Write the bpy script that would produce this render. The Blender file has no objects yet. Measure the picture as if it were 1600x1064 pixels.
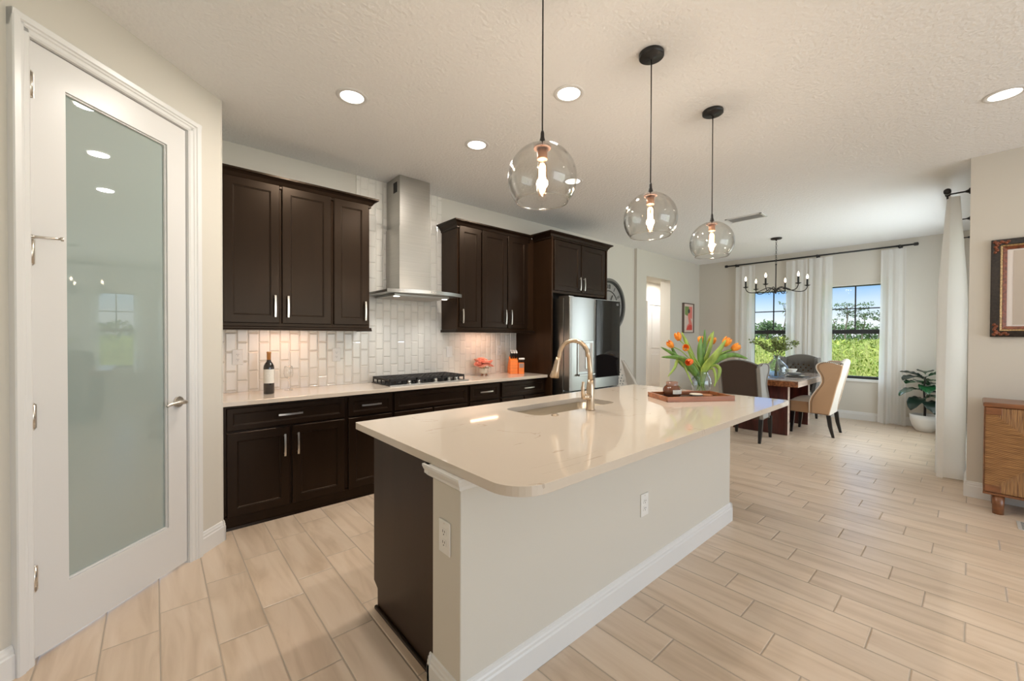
import bpy, bmesh, math, random
from mathutils import Vector, Matrix
R = math.radians
sin, cos, pi = math.sin, math.cos, math.pi
random.seed(7)
SC = bpy.context.scene
COL = SC.collection
H = 2.9325            # ceiling height
YK = 3.969            # kitchen wall
YD = 3.92             # dining wall (projects a little)
XE = 8.85             # window wall
XS = 5.31             # face of the stub wall on the right
# ------------------------------------------------------------------ camera
cd = bpy.data.cameras.new('camera'); cam = bpy.data.objects.new('camera', cd); COL.objects.link(cam)
cd.sensor_width = 36; cd.lens = 634.6 * 36 / 1600; cd.clip_start = .02; cd.clip_end = 500
yaw, pit, rol = R(48.5994), R(-.5907), R(.2059)
F = Vector((cos(yaw)*cos(pit), sin(yaw)*cos(pit), sin(pit)))
R0 = Vector((sin(yaw), -cos(yaw), 0)); U0 = R0.cross(F)
R1 = cos(rol)*R0 + sin(rol)*U0; U1 = -sin(rol)*R0 + cos(rol)*U0
cam.matrix_world = Matrix(((R1.x, U1.x, -F.x, 0), (R1.y, U1.y, -F.y, 0), (R1.z, U1.z, -F.z, 1.376), (0, 0, 0, 1)))
SC.camera = cam
# ------------------------------------------------------------------ render look
vs = SC.view_settings
vs.view_transform = 'Standard'; vs.look = 'None'; vs.exposure = 0.22; vs.gamma = 1; vs.use_curve_mapping = False
SC.cycles.use_denoising = True
SC.cycles.max_bounces = 10; SC.cycles.diffuse_bounces = 5; SC.cycles.glossy_bounces = 5
SC.cycles.transparent_max_bounces = 24; SC.cycles.transmission_bounces = 8
SC.cycles.sample_clamp_indirect = 4.0
SC.cycles.caustics_reflective = False; SC.cycles.caustics_refractive = False
# ------------------------------------------------------------------ sky
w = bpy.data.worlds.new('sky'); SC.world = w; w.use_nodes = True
nt = w.node_tree; nt.nodes.clear()
tc = nt.nodes.new('ShaderNodeTexCoord'); sx = nt.nodes.new('ShaderNodeSeparateXYZ'); nt.links.new(tc.outputs['Generated'], sx.inputs[0])
rp = nt.nodes.new('ShaderNodeValToRGB'); nt.links.new(sx.outputs['Z'], rp.inputs[0])
els = rp.color_ramp.elements
els[0].position = 0.0; els[0].color = (.90, .93, .95, 1)
els[1].position = 1.0; els[1].color = (.75, .88, 1, 1)
for p_, c_ in ((.03, (.88, .93, .97, 1)), (.062, (.62, .80, .97, 1)), (.10, (.22, .50, .92, 1)), (.145, (.09, .34, .86, 1)), (.25, (.35, .6, .95, 1)), (.45, (.75, .88, 1, 1))):
    e = els.new(p_); e.color = c_
cn = nt.nodes.new('ShaderNodeTexNoise'); cn.inputs['Scale'].default_value = 2.6; cn.inputs['Detail'].default_value = 6
mp = nt.nodes.new('ShaderNodeMapping'); mp.inputs['Scale'].default_value = (1, 1, 3.2); nt.links.new(tc.outputs['Generated'], mp.inputs[0]); nt.links.new(mp.outputs[0], cn.inputs[0])
cr = nt.nodes.new('ShaderNodeValToRGB'); cr.color_ramp.elements[0].position = .58; cr.color_ramp.elements[1].position = .95; nt.links.new(cn.outputs[0], cr.inputs[0])
mxs = nt.nodes.new('ShaderNodeMixRGB'); nt.links.new(cr.outputs[0], mxs.inputs[0]); nt.links.new(rp.outputs[0], mxs.inputs[1]); mxs.inputs[2].default_value = (.93, .95, .97, 1)
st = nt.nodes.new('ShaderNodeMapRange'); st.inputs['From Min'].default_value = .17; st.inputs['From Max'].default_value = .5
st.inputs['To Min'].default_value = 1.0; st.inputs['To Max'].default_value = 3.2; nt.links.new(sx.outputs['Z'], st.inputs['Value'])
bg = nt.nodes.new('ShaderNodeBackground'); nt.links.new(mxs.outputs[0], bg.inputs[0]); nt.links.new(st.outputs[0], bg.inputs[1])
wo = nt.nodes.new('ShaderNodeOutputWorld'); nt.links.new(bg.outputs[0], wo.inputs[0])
# ------------------------------------------------------------------ sun, rear fill lamp and side window daylight
def lamp(name, kind, loc, energy, color, target=None, **kw):
    l = bpy.data.lights.new(name, kind); l.energy = energy; l.color = color
    for k, v in kw.items(): setattr(l, k, v)
    o = bpy.data.objects.new(name, l); COL.objects.link(o); o.location = loc
    if target is not None: o.rotation_euler = (Vector(target) - Vector(loc)).to_track_quat('-Z', 'Y').to_euler()
    return o
lamp('sun', 'SUN', (0, 0, 20), 3.0, (1, .95, .86), target=(6, -5, 2), angle=R(1))
DAY = (.86, .94, 1.0); WARM = (1, .80, .58)
# added fill lamp behind the camera, standing in for daylight from unseen sliding doors
lamp('rear_fill', 'AREA', (2.7, -4.9, 1.35), 95, DAY, target=(2.4, 0, 2.2), shape='RECTANGLE', size=4.8, size_y=2.4)
# daylight through the dining side window and the two front windows
lamp('side_window_daylight', 'AREA', (7.08, -.03, 1.4), 46, DAY, target=(7.08, 3, 2.0), shape='RECTANGLE', size=2.4, size_y=1.8)
# ------------------------------------------------------------------ materials
def lin(c):
    if isinstance(c, str):
        c = tuple(int(c[i:i+2], 16)/255 for i in (0, 2, 4))
        return tuple(x/12.92 if x <= .04045 else ((x+.055)/1.055)**2.4 for x in c)
    return c
MATS = {}
def pmat(name, col, rough=.5, metal=0, coat=0, coat_r=.05, spec=.5, bump=None, var=None, sheen=0, emit=None, estr=0, sss=0, aniso=0):
    m = bpy.data.materials.new(name); m.use_nodes = True; MATS[name] = m
    n = m.node_tree; b = n.nodes['Principled BSDF']
    c = lin(col); b.inputs['Base Color'].default_value = (*c, 1)
    b.inputs['Roughness'].default_value = rough; b.inputs['Metallic'].default_value = metal
    b.inputs['Coat Weight'].default_value = coat; b.inputs['Coat Roughness'].default_value = coat_r
    b.inputs['Specular IOR Level'].default_value = spec; b.inputs['Sheen Weight'].default_value = sheen
    b.inputs['Anisotropic'].default_value = aniso
    if emit: b.inputs['Emission Color'].default_value = (*lin(emit), 1); b.inputs['Emission Strength'].default_value = estr
    if var or bump:
        t = n.nodes.new('ShaderNodeTexCoord')
    if var:   # (scale3, amount, detail)
        mpn = n.nodes.new('ShaderNodeMapping'); mpn.inputs['Scale'].default_value = var[0]; n.links.new(t.outputs['Object'], mpn.inputs[0])
        ns = n.nodes.new('ShaderNodeTexNoise'); ns.inputs['Scale'].default_value = 1; ns.inputs['Detail'].default_value = 5; n.links.new(mpn.outputs[0], ns.inputs[0])
        rr = n.nodes.new('ShaderNodeValToRGB'); a = var[1]
        rr.color_ramp.elements[0].position = .3; rr.color_ramp.elements[1].position = .7
        rr.color_ramp.elements[0].color = (*[x*(1-a) for x in c], 1); rr.color_ramp.elements[1].color = (*[min(1, x*(1+a)) for x in c], 1)
        if len(var) > 2: rr.color_ramp.elements[0].color = (*lin(var[2]), 1)
        n.links.new(ns.outputs[0], rr.inputs[0]); n.links.new(rr.outputs[0], b.inputs['Base Color'])
    if bump:  # (scale, strength, distance)
        ns2 = n.nodes.new('ShaderNodeTexNoise'); ns2.inputs['Scale'].default_value = bump[0]; ns2.inputs['Detail'].default_value = 4; n.links.new(t.outputs['Object'], ns2.inputs[0])
        bp = n.nodes.new('ShaderNodeBump'); bp.inputs['Strength'].default_value = bump[1]; bp.inputs['Distance'].default_value = bump[2]
        n.links.new(ns2.outputs[0], bp.inputs['Height']); n.links.new(bp.outputs[0], b.inputs['Normal'])
    return m
def glassmat(name, tint=(1, 1, 1), refl=1.0, ior=1.5, rough=0.0):
    m = bpy.data.materials.new(name); m.use_nodes = True; MATS[name] = m
    n = m.node_tree; n.nodes.clear()
    lw = n.nodes.new('ShaderNodeLayerWeight'); lw.inputs[0].default_value = .5
    pw = n.nodes.new('ShaderNodeMath'); pw.operation = 'POWER'; pw.inputs[1].default_value = 3.0; n.links.new(lw.outputs['Facing'], pw.inputs[0])
    mu = n.nodes.new('ShaderNodeMath'); mu.operation = 'MULTIPLY_ADD'; mu.use_clamp = True; mu.inputs[1].default_value = .75*refl; mu.inputs[2].default_value = .035*refl; n.links.new(pw.outputs[0], mu.inputs[0])
    tr = n.nodes.new('ShaderNodeBsdfTransparent'); tr.inputs[0].default_value = (*tint, 1)
    gl = n.nodes.new('ShaderNodeBsdfGlossy'); gl.inputs['Roughness'].default_value = rough
    mx = n.nodes.new('ShaderNodeMixShader'); n.links.new(mu.outputs[0], mx.inputs[0]); n.links.new(tr.outputs[0], mx.inputs[1]); n.links.new(gl.outputs[0], mx.inputs[2])
    o = n.nodes.new('ShaderNodeOutputMaterial'); n.links.new(mx.outputs[0], o.inputs[0]); return m
def sheer(name, col, trans=.45, clear=.12):
    m = bpy.data.materials.new(name); m.use_nodes = True; MATS[name] = m
    n = m.node_tree; n.nodes.clear()
    d = n.nodes.new('ShaderNodeBsdfDiffuse'); d.inputs[0].default_value = (*lin(col), 1)
    t = n.nodes.new('ShaderNodeBsdfTranslucent'); t.inputs[0].default_value = (*lin(col), 1)
    c = n.nodes.new('ShaderNodeBsdfTransparent')
    a = n.nodes.new('ShaderNodeMixShader'); a.inputs[0].default_value = trans; n.links.new(d.outputs[0], a.inputs[1]); n.links.new(t.outputs[0], a.inputs[2])
    b = n.nodes.new('ShaderNodeMixShader'); b.inputs[0].default_value = clear; n.links.new(a.outputs[0], b.inputs[1]); n.links.new(c.outputs[0], b.inputs[2])
    o = n.nodes.new('ShaderNodeOutputMaterial'); n.links.new(b.outputs[0], o.inputs[0]); return m
def emat(name, col, s):
    m = bpy.data.materials.new(name); m.use_nodes = True; MATS[name] = m
    n = m.node_tree; n.nodes.clear(); e = n.nodes.new('ShaderNodeEmission'); e.inputs[0].default_value = (*lin(col), 1); e.inputs[1].default_value = s
    o = n.nodes.new('ShaderNodeOutputMaterial'); n.links.new(e.outputs[0], o.inputs[0]); return m
class NX:   # tiny expression helper for math nodes
    def __init__(s, n): s.n = n
    def op(s, o, a, b=None, c=None):
        k = s.n.nodes.new('ShaderNodeMath'); k.operation = o
        for i, v in enumerate((a, b, c)):
            if v is None: continue
            if isinstance(v, (int, float)): k.inputs[i].default_value = v
            else: s.n.links.new(v, k.inputs[i])
        return k.outputs[0]
def cells(n, x, y, cw, x0, ch, y0, shift):
    """brick cells: columns along x, every column shifted along y; returns distance to the joint, column id, row id"""
    q = NX(n)
    cxx = q.op('DIVIDE', q.op('SUBTRACT', x, x0), cw); cid = q.op('FLOOR', cxx); fx = q.op('SUBTRACT', cxx, cid)
    t = q.op('DIVIDE', q.op('SUBTRACT', q.op('SUBTRACT', y, y0), q.op('MULTIPLY', cid, shift)), ch); rid = q.op('FLOOR', t); fy = q.op('SUBTRACT', t, rid)
    dx = q.op('MULTIPLY', q.op('MINIMUM', fx, q.op('SUBTRACT', 1.0, fx)), cw)
    dy = q.op('MULTIPLY', q.op('MINIMUM', fy, q.op('SUBTRACT', 1.0, fy)), ch)
    return q.op('MINIMUM', dx, dy), cid, rid
def floor_mat():
    m = pmat('floor_tile', (.5, .4, .3), .33); n = m.node_tree; b = n.nodes['Principled BSDF']; q = NX(n)
    t = n.nodes.new('ShaderNodeTexCoord'); s = n.nodes.new('ShaderNodeSeparateXYZ'); n.links.new(t.outputs['Object'], s.inputs[0])
    d, cid, rid = cells(n, s.outputs[0], s.outputs[1], .195, .405, .587, .002, .1475)
    wn = n.nodes.new('ShaderNodeTexWhiteNoise'); wn.noise_dimensions = '2D'; cb = n.nodes.new('ShaderNodeCombineXYZ'); n.links.new(cid, cb.inputs[0]); n.links.new(rid, cb.inputs[1]); n.links.new(cb.outputs[0], wn.inputs[0])
    cb2 = n.nodes.new('ShaderNodeCombineXYZ')
    n.links.new(q.op('MULTIPLY', s.outputs[0], 13), cb2.inputs[0]); n.links.new(q.op('MULTIPLY', s.outputs[1], 1.6), cb2.inputs[1]); n.links.new(q.op('MULTIPLY', wn.outputs[0], 37), cb2.inputs[2])
    ns = n.nodes.new('ShaderNodeTexNoise'); ns.inputs['Scale'].default_value = 1; ns.inputs['Detail'].default_value = 6; ns.inputs['Distortion'].default_value = .9; n.links.new(cb2.outputs[0], ns.inputs[0])
    rr = n.nodes.new('ShaderNodeValToRGB'); e = rr.color_ramp.elements
    e[0].position = .28; e[0].color = (.56, .425, .305, 1); e[1].position = .72; e[1].color = (.745, .605, .475, 1)
    k = e.new(.5); k.color = (.685, .54, .41, 1)
    n.links.new(ns.outputs[0], rr.inputs[0])
    hsv = n.nodes.new('ShaderNodeHueSaturation'); n.links.new(q.op('MULTIPLY_ADD', wn.outputs[0], .10, .95), hsv.inputs['Value']); n.links.new(rr.outputs[0], hsv.inputs['Color'])
    g = q.op('LESS_THAN', d, .0024)
    mx = n.nodes.new('ShaderNodeMixRGB'); n.links.new(g, mx.inputs[0]); n.links.new(hsv.outputs[0], mx.inputs[1]); mx.inputs[2].default_value = (.50, .41, .32, 1)
    n.links.new(mx.outputs[0], b.inputs['Base Color'])
    n.links.new(q.op('MULTIPLY_ADD', g, .4, .30), b.inputs['Roughness'])
    bp = n.nodes.new('ShaderNodeBump'); bp.inputs['Strength'].default_value = .8; bp.inputs['Distance'].default_value = .004
    n.links.new(q.op('MINIMUM', q.op('DIVIDE', d, .006), 1.0), bp.inputs['Height']); n.links.new(bp.outputs[0], b.inputs['Normal'])
    return m
def tile_mat():
    m = pmat('bevelled_tile', (.80, .765, .70), .12, spec=.5); n = m.node_tree; b = n.nodes['Principled BSDF']; q = NX(n)
    t = n.nodes.new('ShaderNodeTexCoord'); s = n.nodes.new('ShaderNodeSeparateXYZ'); n.links.new(t.outputs['Object'], s.inputs[0])
    q2 = NX(n); cid0 = q2.op('FLOOR', q2.op('DIVIDE', q2.op('SUBTRACT', s.outputs[0], .659), .0777))
    par = q2.op('MODULO', q2.op('ADD', cid0, 100.0), 2.0)
    zz = q2.op('SUBTRACT', s.outputs[2], q2.op('MULTIPLY', par, .0785))
    d, cid, rid = cells(n, s.outputs[0], zz, .0777, .659, .157, 1.161, 0)
    g = q.op('LESS_THAN', d, .0011)
    mx = n.nodes.new('ShaderNodeMixRGB'); n.links.new(g, mx.inputs[0]); mx.inputs[1].default_value = (.80, .765, .70, 1); mx.inputs[2].default_value = (.74, .70, .63, 1); n.links.new(mx.outputs[0], b.inputs['Base Color'])
    bp = n.nodes.new('ShaderNodeBump'); bp.inputs['Strength'].default_value = 1; bp.inputs['Distance'].default_value = .0045
    n.links.new(q.op('MINIMUM', q.op('DIVIDE', d, .010), 1.0), bp.inputs['Height']); n.links.new(bp.outputs[0], b.inputs['Normal'])
    return m
def quartz_mat():
    m = pmat('white_quartz', (.66, .575, .48), .055, spec=.75); n = m.node_tree; b = n.nodes['Principled BSDF']; q = NX(n)
    t = n.nodes.new('ShaderNodeTexCoord')
    mpn = n.nodes.new('ShaderNodeMapping'); mpn.inputs['Rotation'].default_value = (0, 0, R(28)); mpn.inputs['Scale'].default_value = (.9, 2.4, 1); n.links.new(t.outputs['Object'], mpn.inputs[0])
    ns = n.nodes.new('ShaderNodeTexNoise'); ns.inputs['Scale'].default_value = 1.3; ns.inputs['Detail'].default_value = 9; ns.inputs['Distortion'].default_value = 1.1; n.links.new(mpn.outputs[0], ns.inputs[0])
    v = q.op('ABSOLUTE', q.op('SUBTRACT', ns.outputs[0], .5))
    n2 = n.nodes.new('ShaderNodeTexNoise'); n2.inputs['Scale'].default_value = 3; n.links.new(t.outputs['Object'], n2.inputs[0])
    line = q.op('MULTIPLY', q.op('LESS_THAN', v, .004), q.op('GREATER_THAN', n2.outputs[0], .56))
    mx = n.nodes.new('ShaderNodeMixRGB'); n.links.new(q.op('MULTIPLY', line, .45), mx.inputs[0]); mx.inputs[1].default_value = (.66, .575, .48, 1); mx.inputs[2].default_value = (.40, .30, .22, 1)
    n.links.new(mx.outputs[0], b.inputs['Base Color']); return m
def rattan_mat():
    # woven cord in four triangles of every door, the cords running parallel to the nearest edge
    m = pmat('rattan', (.38, .19, .075), .55); n = m.node_tree; b = n.nodes['Principled BSDF']; q = NX(n)
    t = n.nodes.new('ShaderNodeTexCoord'); s = n.nodes.new('ShaderNodeSeparateXYZ'); n.links.new(t.outputs['Object'], s.inputs[0])
    y = q.op('SUBTRACT', q.op('MODULO', q.op('ADD', s.outputs[1], .79+.523333*10), .523333), .261666); z = q.op('SUBTRACT', s.outputs[2], .50)
    pick = q.op('GREATER_THAN', q.op('SUBTRACT', .33, q.op('ABSOLUTE', z)), q.op('SUBTRACT', .258, q.op('ABSOLUTE', y)))
    co = q.op('ADD', q.op('MULTIPLY', pick, s.outputs[2]), q.op('MULTIPLY', q.op('SUBTRACT', 1.0, pick), s.outputs[1]))
    along = q.op('ADD', q.op('MULTIPLY', pick, s.outputs[1]), q.op('MULTIPLY', q.op('SUBTRACT', 1.0, pick), s.outputs[2]))
    cb = n.nodes.new('ShaderNodeCombineXYZ'); n.links.new(q.op('MULTIPLY', co, 210), cb.inputs[0]); n.links.new(q.op('MULTIPLY', along, 7), cb.inputs[1])
    ns = n.nodes.new('ShaderNodeTexNoise'); ns.inputs['Scale'].default_value = 1; ns.inputs['Detail'].default_value = 3; n.links.new(cb.outputs[0], ns.inputs[0])
    rr = n.nodes.new('ShaderNodeValToRGB'); e = rr.color_ramp.elements; e[0].position = .30; e[0].color = (.17, .068, .020, 1); e[1].position = .7; e[1].color = (.60, .32, .12, 1)
    n.links.new(ns.outputs[0], rr.inputs[0]); n.links.new(rr.outputs[0], b.inputs['Base Color'])
    bp = n.nodes.new('ShaderNodeBump'); bp.inputs['Strength'].default_value = .7; bp.inputs['Distance'].default_value = .004
    n.links.new(q.op('SINE', q.op('MULTIPLY', co, 900)), bp.inputs['Height']); n.links.new(bp.outputs[0], b.inputs['Normal'])
    return m
M = MATS
floor_mat(); tile_mat(); quartz_mat(); rattan_mat()
pmat('wall_paint', (.66, .625, .555), .75, bump=(160, .12, .002))
pmat('ceiling_paint', (.89, .89, .885), .85, bump=(48, .7, .010))
pmat('trim_white', (.76, .755, .74), .3)
pmat('door_white', (.72, .71, .695), .32)
pmat('espresso', (.0125, .0068, .0042), .30, spec=.28, coat=.03, coat_r=.2, var=((14, 14, 1.5), .15))
pmat('espresso_side', (.026, .0125, .006), .34, spec=.26, coat=.03, coat_r=.2, var=((14, 14, 1.5), .15))
for k_ in ('espresso', 'espresso_side'): MATS[k_].node_tree.nodes['Principled BSDF'].inputs['Specular Tint'].default_value = (.85, .62, .44, 1)
pmat('vent_black', (.012, .010, .009), .6)
pmat('nickel', (.72, .67, .60), .28, 1)
pmat('brushed_nickel', (.62, .49, .36), .30, 1)
pmat('steel', (.46, .45, .42), .28, 1, var=((2, 2, 160), .05))
pmat('steel_light', (.46, .46, .44), .34, 1)
pmat('steel_sink', (.40, .34, .26), .32, 1)
pmat('black_glass', (.004, .004, .005), .03, spec=.8)
pmat('black_metal', (.012, .011, .011), .42)
pmat('black_iron', (.028, .024, .022), .5, metal=.3)
pmat('white_plastic', (.82, .81, .78), .35)
pmat('dark_slot', (.02, .02, .02), .6)
glassmat('clear_glass', (.985, .985, .98), 1.0)
glassmat('bulb_glass', (1, .93, .86), .8)
glassmat('vase_glass', (.91, .95, .97), 2.1)
glassmat('globe_glass', (.965, .965, .955), 1.25)
glassmat('blue_glass', (.84, .90, .93), 2.4)
glassmat('window_glass', (.97, .98, .98), .2)
pmat('frosted_glass', (.33, .395, .37), .5, coat=1, coat_r=.012, spec=.2); MATS['frosted_glass'].node_tree.nodes['Principled BSDF'].inputs['Coat IOR'].default_value = 2.3
emat('filament', (1, .56, .26), 26)
emat('candle_flame', (1, .80, .56), 7)
emat('can_lens', (1, .93, .82), 5)
emat('hood_lens', (1, .95, .88), 5)
pmat('copper_socket', (.50, .26, .16), .35, .7)
sheer('sheer_curtain', (.95, .945, .93), .50, .14)
sheer('dense_curtain', (.95, .945, .93), .50, .05)
pmat('window_frame', (.016, .016, .018), .5)
pmat('sill_white', (.82, .82, .80), .4)
pmat('taupe_fabric', (.056, .034, .023), .8, sheen=.3, bump=(600, .2, .001))
pmat('taupe_light', (.30, .29, .265), .85, sheen=.3, bump=(600, .2, .001))
pmat('grey_fabric', (.115, .105, .092), .85, sheen=.3, bump=(600, .2, .001))
pmat('cream_fabric', (.70, .64, .56), .85, sheen=.2, bump=(600, .2, .001))
pmat('tan_fabric', (.47, .29, .165), .85, sheen=.2, bump=(600, .2, .001))
pmat('nailhead', (.10, .06, .035), .35, .8)
pmat('ebony_leg', (.008, .007, .007), .3)
pmat('table_wood', (.30, .115, .045), .3, var=((4, 40, 40), .5, (.10, .030, .012)), coat=.3)
pmat('table_red', (.075, .013, .009), .35, var=((40, 30, 4), .5), coat=.3)
pmat('table_top', (.50, .40, .34), .22, var=((2, 26, 26), .22), coat=.4)
pmat('table_edge_lit', (.58, .46, .38), .35, var=((4, 30, 30), .2))  # pale tone with the window light put into the colour
pmat('walnut', (.22, .085, .032), .35, var=((30, 6, 30), .35), coat=.25)
pmat('walnut_tray', (.34, .125, .05), .35, var=((4, 30, 30), .35), coat=.25)
pmat('tray_dark', (.030, .012, .008), .4)
pmat('amber_jar', (.13, .045, .020), .15, coat=.6)
pmat('amber_neck', (.28, .16, .12), .2, coat=.5)
pmat('paper', (.78, .75, .68), .7)
pmat('ink', (.05, .05, .05), .7)
pmat('coaster_white', (.75, .68, .58), .6)
pmat('coaster_brown', (.40, .17, .08), .6)
pmat('tulip_orange', (.92, .36, .04), .5, var=((40, 40, 60), .25, (.85, .20, .02)))
pmat('tulip_red', (.62, .07, .02), .5, var=((50, 50, 60), .4, (.85, .25, .03)))
pmat('tulip_leaf', (.30, .43, .075), .42, var=((30, 30, 8), .35))
pmat('tulip_leaf_dark', (.13, .27, .05), .42, var=((30, 30, 8), .35))
pmat('tulip_stem', (.30, .45, .10), .45)
pmat('branch_leaf', (.17, .22, .055), .5)
pmat('branch_stem', (.10, .075, .03), .6)
pmat('ficus_leaf', (.012, .065, .022), .22, coat=.4, coat_r=.15)
pmat('ficus_leaf_dark', (.010, .022, .014), .3)
pmat('bark_dark', (.018, .013, .010), .7)
pmat('pot_white', (.80, .79, .76), .3)
pmat('soil', (.03, .02, .014), .9)
pmat('rose_coral', (.88, .27, .19), .6)
pmat('rose_pale', (.92, .42, .31), .6)
pmat('pot_beige', (.68, .60, .50), .5)
pmat('bottle_glass', (.010, .006, .006), .06, coat=.8)
pmat('bottle_foil', (.52, .25, .09), .3, .6)
pmat('knife_block', (.85, .22, .035), .45, var=((8, 8, 40), .15))
pmat('knife_side', (.35, .23, .19), .45)
pmat('frame_black', (.020, .013, .010), .4, var=((60, 60, 60), .8))
pmat('frame_red', (.20, .055, .02), .35, var=((60, 60, 60), .5))
pmat('frame_gold', (.40, .26, .12), .4, .5, var=((80, 80, 80), .5))
pmat('mat_white', (.80, .74, .70), .7)
pmat('art_grey', (.56, .49, .42), .6, var=((3, 3, 3), .06))
pmat('art_frame', (.17, .12, .10), .4)
pmat('art_pale', (.74, .60, .52), .7)
pmat('art_green', (.20, .30, .10), .7)
pmat('art_pink', (.78, .22, .18), .7)
pmat('art_red', (.72, .08, .06), .7)
pmat('clock_rim', (.17, .16, .15), .45, .3)
pmat('clock_face', (.30, .29, .275), .5)
pmat('clock_dark', (.03, .028, .026), .5)
pmat('grass', (.20, .26, .055), .9, var=((.6, .6, .6), .5))
pmat('shrub_leaf', (.30, .335, .06), .8, var=((.9, .9, .9), .4))
pmat('shrub_leaf_b', (.22, .28, .05), .8, var=((.9, .9, .9), .4))
pmat('tree_leaf', (.075, .12, .04), .85, var=((.3, .3, .3), .5))
pmat('tree_bark', (.16, .12, .095), .9)
pmat('reed', (.42, .42, .14), .9)
pmat('ceramic_white', (.80, .79, .76), .2)
pmat('plate_dark', (.05, .045, .042), .35)
pmat('napkin', (.70, .66, .60), .8)
pmat('vent_grey', (.55, .53, .50), .5)
# ------------------------------------------------------------------ mesh helpers
class MB:
    def __init__(s): s.b = bmesh.new(); s.x = Matrix.Identity(4)
    def v(s, p): return s.b.verts.new(s.x @ Vector(p))
    def quadbox(s, pts):
        vs_ = [s.v(p) for p in pts]
        for f in ((0, 3, 2, 1), (4, 5, 6, 7), (0, 1, 5, 4), (1, 2, 6, 5), (2, 3, 7, 6), (3, 0, 4, 7)): s.b.faces.new([vs_[i] for i in f])
        return s
    def box(s, x0, x1, y0, y1, z0, z1):
        return s.quadbox([(x0, y0, z0), (x1, y0, z0), (x1, y1, z0), (x0, y1, z0), (x0, y0, z1), (x1, y0, z1), (x1, y1, z1), (x0, y1, z1)])
    def rings(s, rs, cap0=True, cap1=True, closed=False, smooth=True):
        n = len(rs[0]); V = [[s.v(p) for p in r] for r in rs]; m = len(V)
        for i in range(m if closed else m-1):
            a, b = V[i], V[(i+1) % m]
            for j in range(n):
                k = (j+1) % n
                try: f = s.b.faces.new((a[j], a[k], b[k], b[j])); f.smooth = smooth
                except ValueError: pass
        if not closed:
            for c, r in ((cap0, V[0][::-1]), (cap1, V[-1])):
                if c:
                    try: s.b.faces.new(r)
                    except ValueError: pass
        return s
    def lathe(s, prof, c=(0, 0, 0), n=32, cap0=True, cap1=True, smooth=True):
        rs = [[(c[0]+r*cos(2*pi*j/n), c[1]+r*sin(2*pi*j/n), c[2]+z) for j in range(n)] for r, z in prof]
        return s.rings(rs, cap0, cap1, smooth=smooth)
    def cyl(s, p0, p1, r0, r1=None, n=16, smooth=True):
        r1 = r0 if r1 is None else r1
        return s.tube([p0, p1], [r0, r1], n, smooth)
    def tube(s, pts, r, n=10, smooth=True, cap=True):
        pts = [Vector(p) for p in pts]; rs = []
        if not isinstance(r, (list, tuple)): r = [r]*len(pts)
        t0 = (pts[1]-pts[0]).normalized(); u = t0.orthogonal().normalized()
        for i, p in enumerate(pts):
            a = pts[max(0, i-1)]; b = pts[min(len(pts)-1, i+1)]; t = (b-a).normalized()
            u = (u - t*u.dot(t)).normalized(); vv = t.cross(u)
            rs.append([p + r[i]*(cos(2*pi*j/n)*u + sin(2*pi*j/n)*vv) for j in range(n)])
        return s.rings(rs, cap, cap, smooth=smooth)
    def ball(s, c, rx, ry=None, rz=None, n=16, m=10):
        ry = ry or rx; rz = rz or rx
        rs = []
        for i in range(1, m):
            a = pi*i/m; rs.append([(c[0]+rx*sin(a)*cos(2*pi*j/n), c[1]+ry*sin(a)*sin(2*pi*j/n), c[2]-rz*cos(a)) for j in range(n)])
        return s.rings(rs)
    def prism(s, out, axis, a, b, smooth=False):
        """extrude a 2D outline along axis ('x','y','z') from a to b"""
        f = {'x': lambda p, t: (t, p[0], p[1]), 'y': lambda p, t: (p[0], t, p[1]), 'z': lambda p, t: (p[0], p[1], t)}[axis]
        return s.rings([[f(p, a) for p in out], [f(p, b) for p in out]], smooth=smooth)
    def grid(s, fn, nu, nv, smooth=True, close_u=False):
        V = [[s.v(fn(i/nu, j/nv)) for j in range(nv+1)] for i in range(nu+1)]
        for i in range(nu):
            for j in range(nv):
                f = s.b.faces.new((V[i][j], V[i+1][j], V[i+1][j+1], V[i][j+1])); f.smooth = smooth
        return s
    def quad(s, a, b, c, d, smooth=False):
        f = s.b.faces.new([s.v(p) for p in (a, b, c, d)]); f.smooth = smooth; return s
    def build(s, name, mat, parent=None, bevel=0, seg=2, loc=None, solid=0, sub=0, shade=None):
        bmesh.ops.recalc_face_normals(s.b, faces=s.b.faces)
        if bevel:
            es = [e for e in s.b.edges if len(e.link_faces) == 2 and e.calc_face_angle(0) > R(30)]
            bmesh.ops.bevel(s.b, geom=es, offset=bevel, segments=seg, affect='EDGES', profile=.5, clamp_overlap=True)
        me = bpy.data.meshes.new(name); s.b.to_mesh(me); s.b.free()
        o = bpy.data.objects.new(name, me); COL.objects.link(o)
        for m_ in (mat if isinstance(mat, (list, tuple)) else [mat]): me.materials.append(M[m_] if isinstance(m_, str) else m_)
        if parent: o.parent = parent
        if loc: o.location = loc
        if solid: md = o.modifiers.new('solid', 'SOLIDIFY'); md.thickness = solid; md.offset = 0
        if sub: md = o.modifiers.new('sub', 'SUBSURF'); md.levels = sub; md.render_levels = sub
        if shade:
            for p in me.polygons: p.use_smooth = True
        return o
def tag(o, label, cat, group=None):
    o['label'] = label; o['category'] = cat
    if group: o['group'] = group
    return o
def thing(name, label, cat, loc=(0, 0, 0), rz=0, group=None):
    o = bpy.data.objects.new(name, None); COL.objects.link(o); o.location = loc; o.rotation_euler = (0, 0, rz); o.empty_display_size = .1
    return tag(o, label, cat, group)
def struct(o): o['kind'] = 'structure'; return o
def stuff(o): o['kind'] = 'stuff'; return o
def kids(o): return [c for c in bpy.data.objects if c.parent == o]
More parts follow.
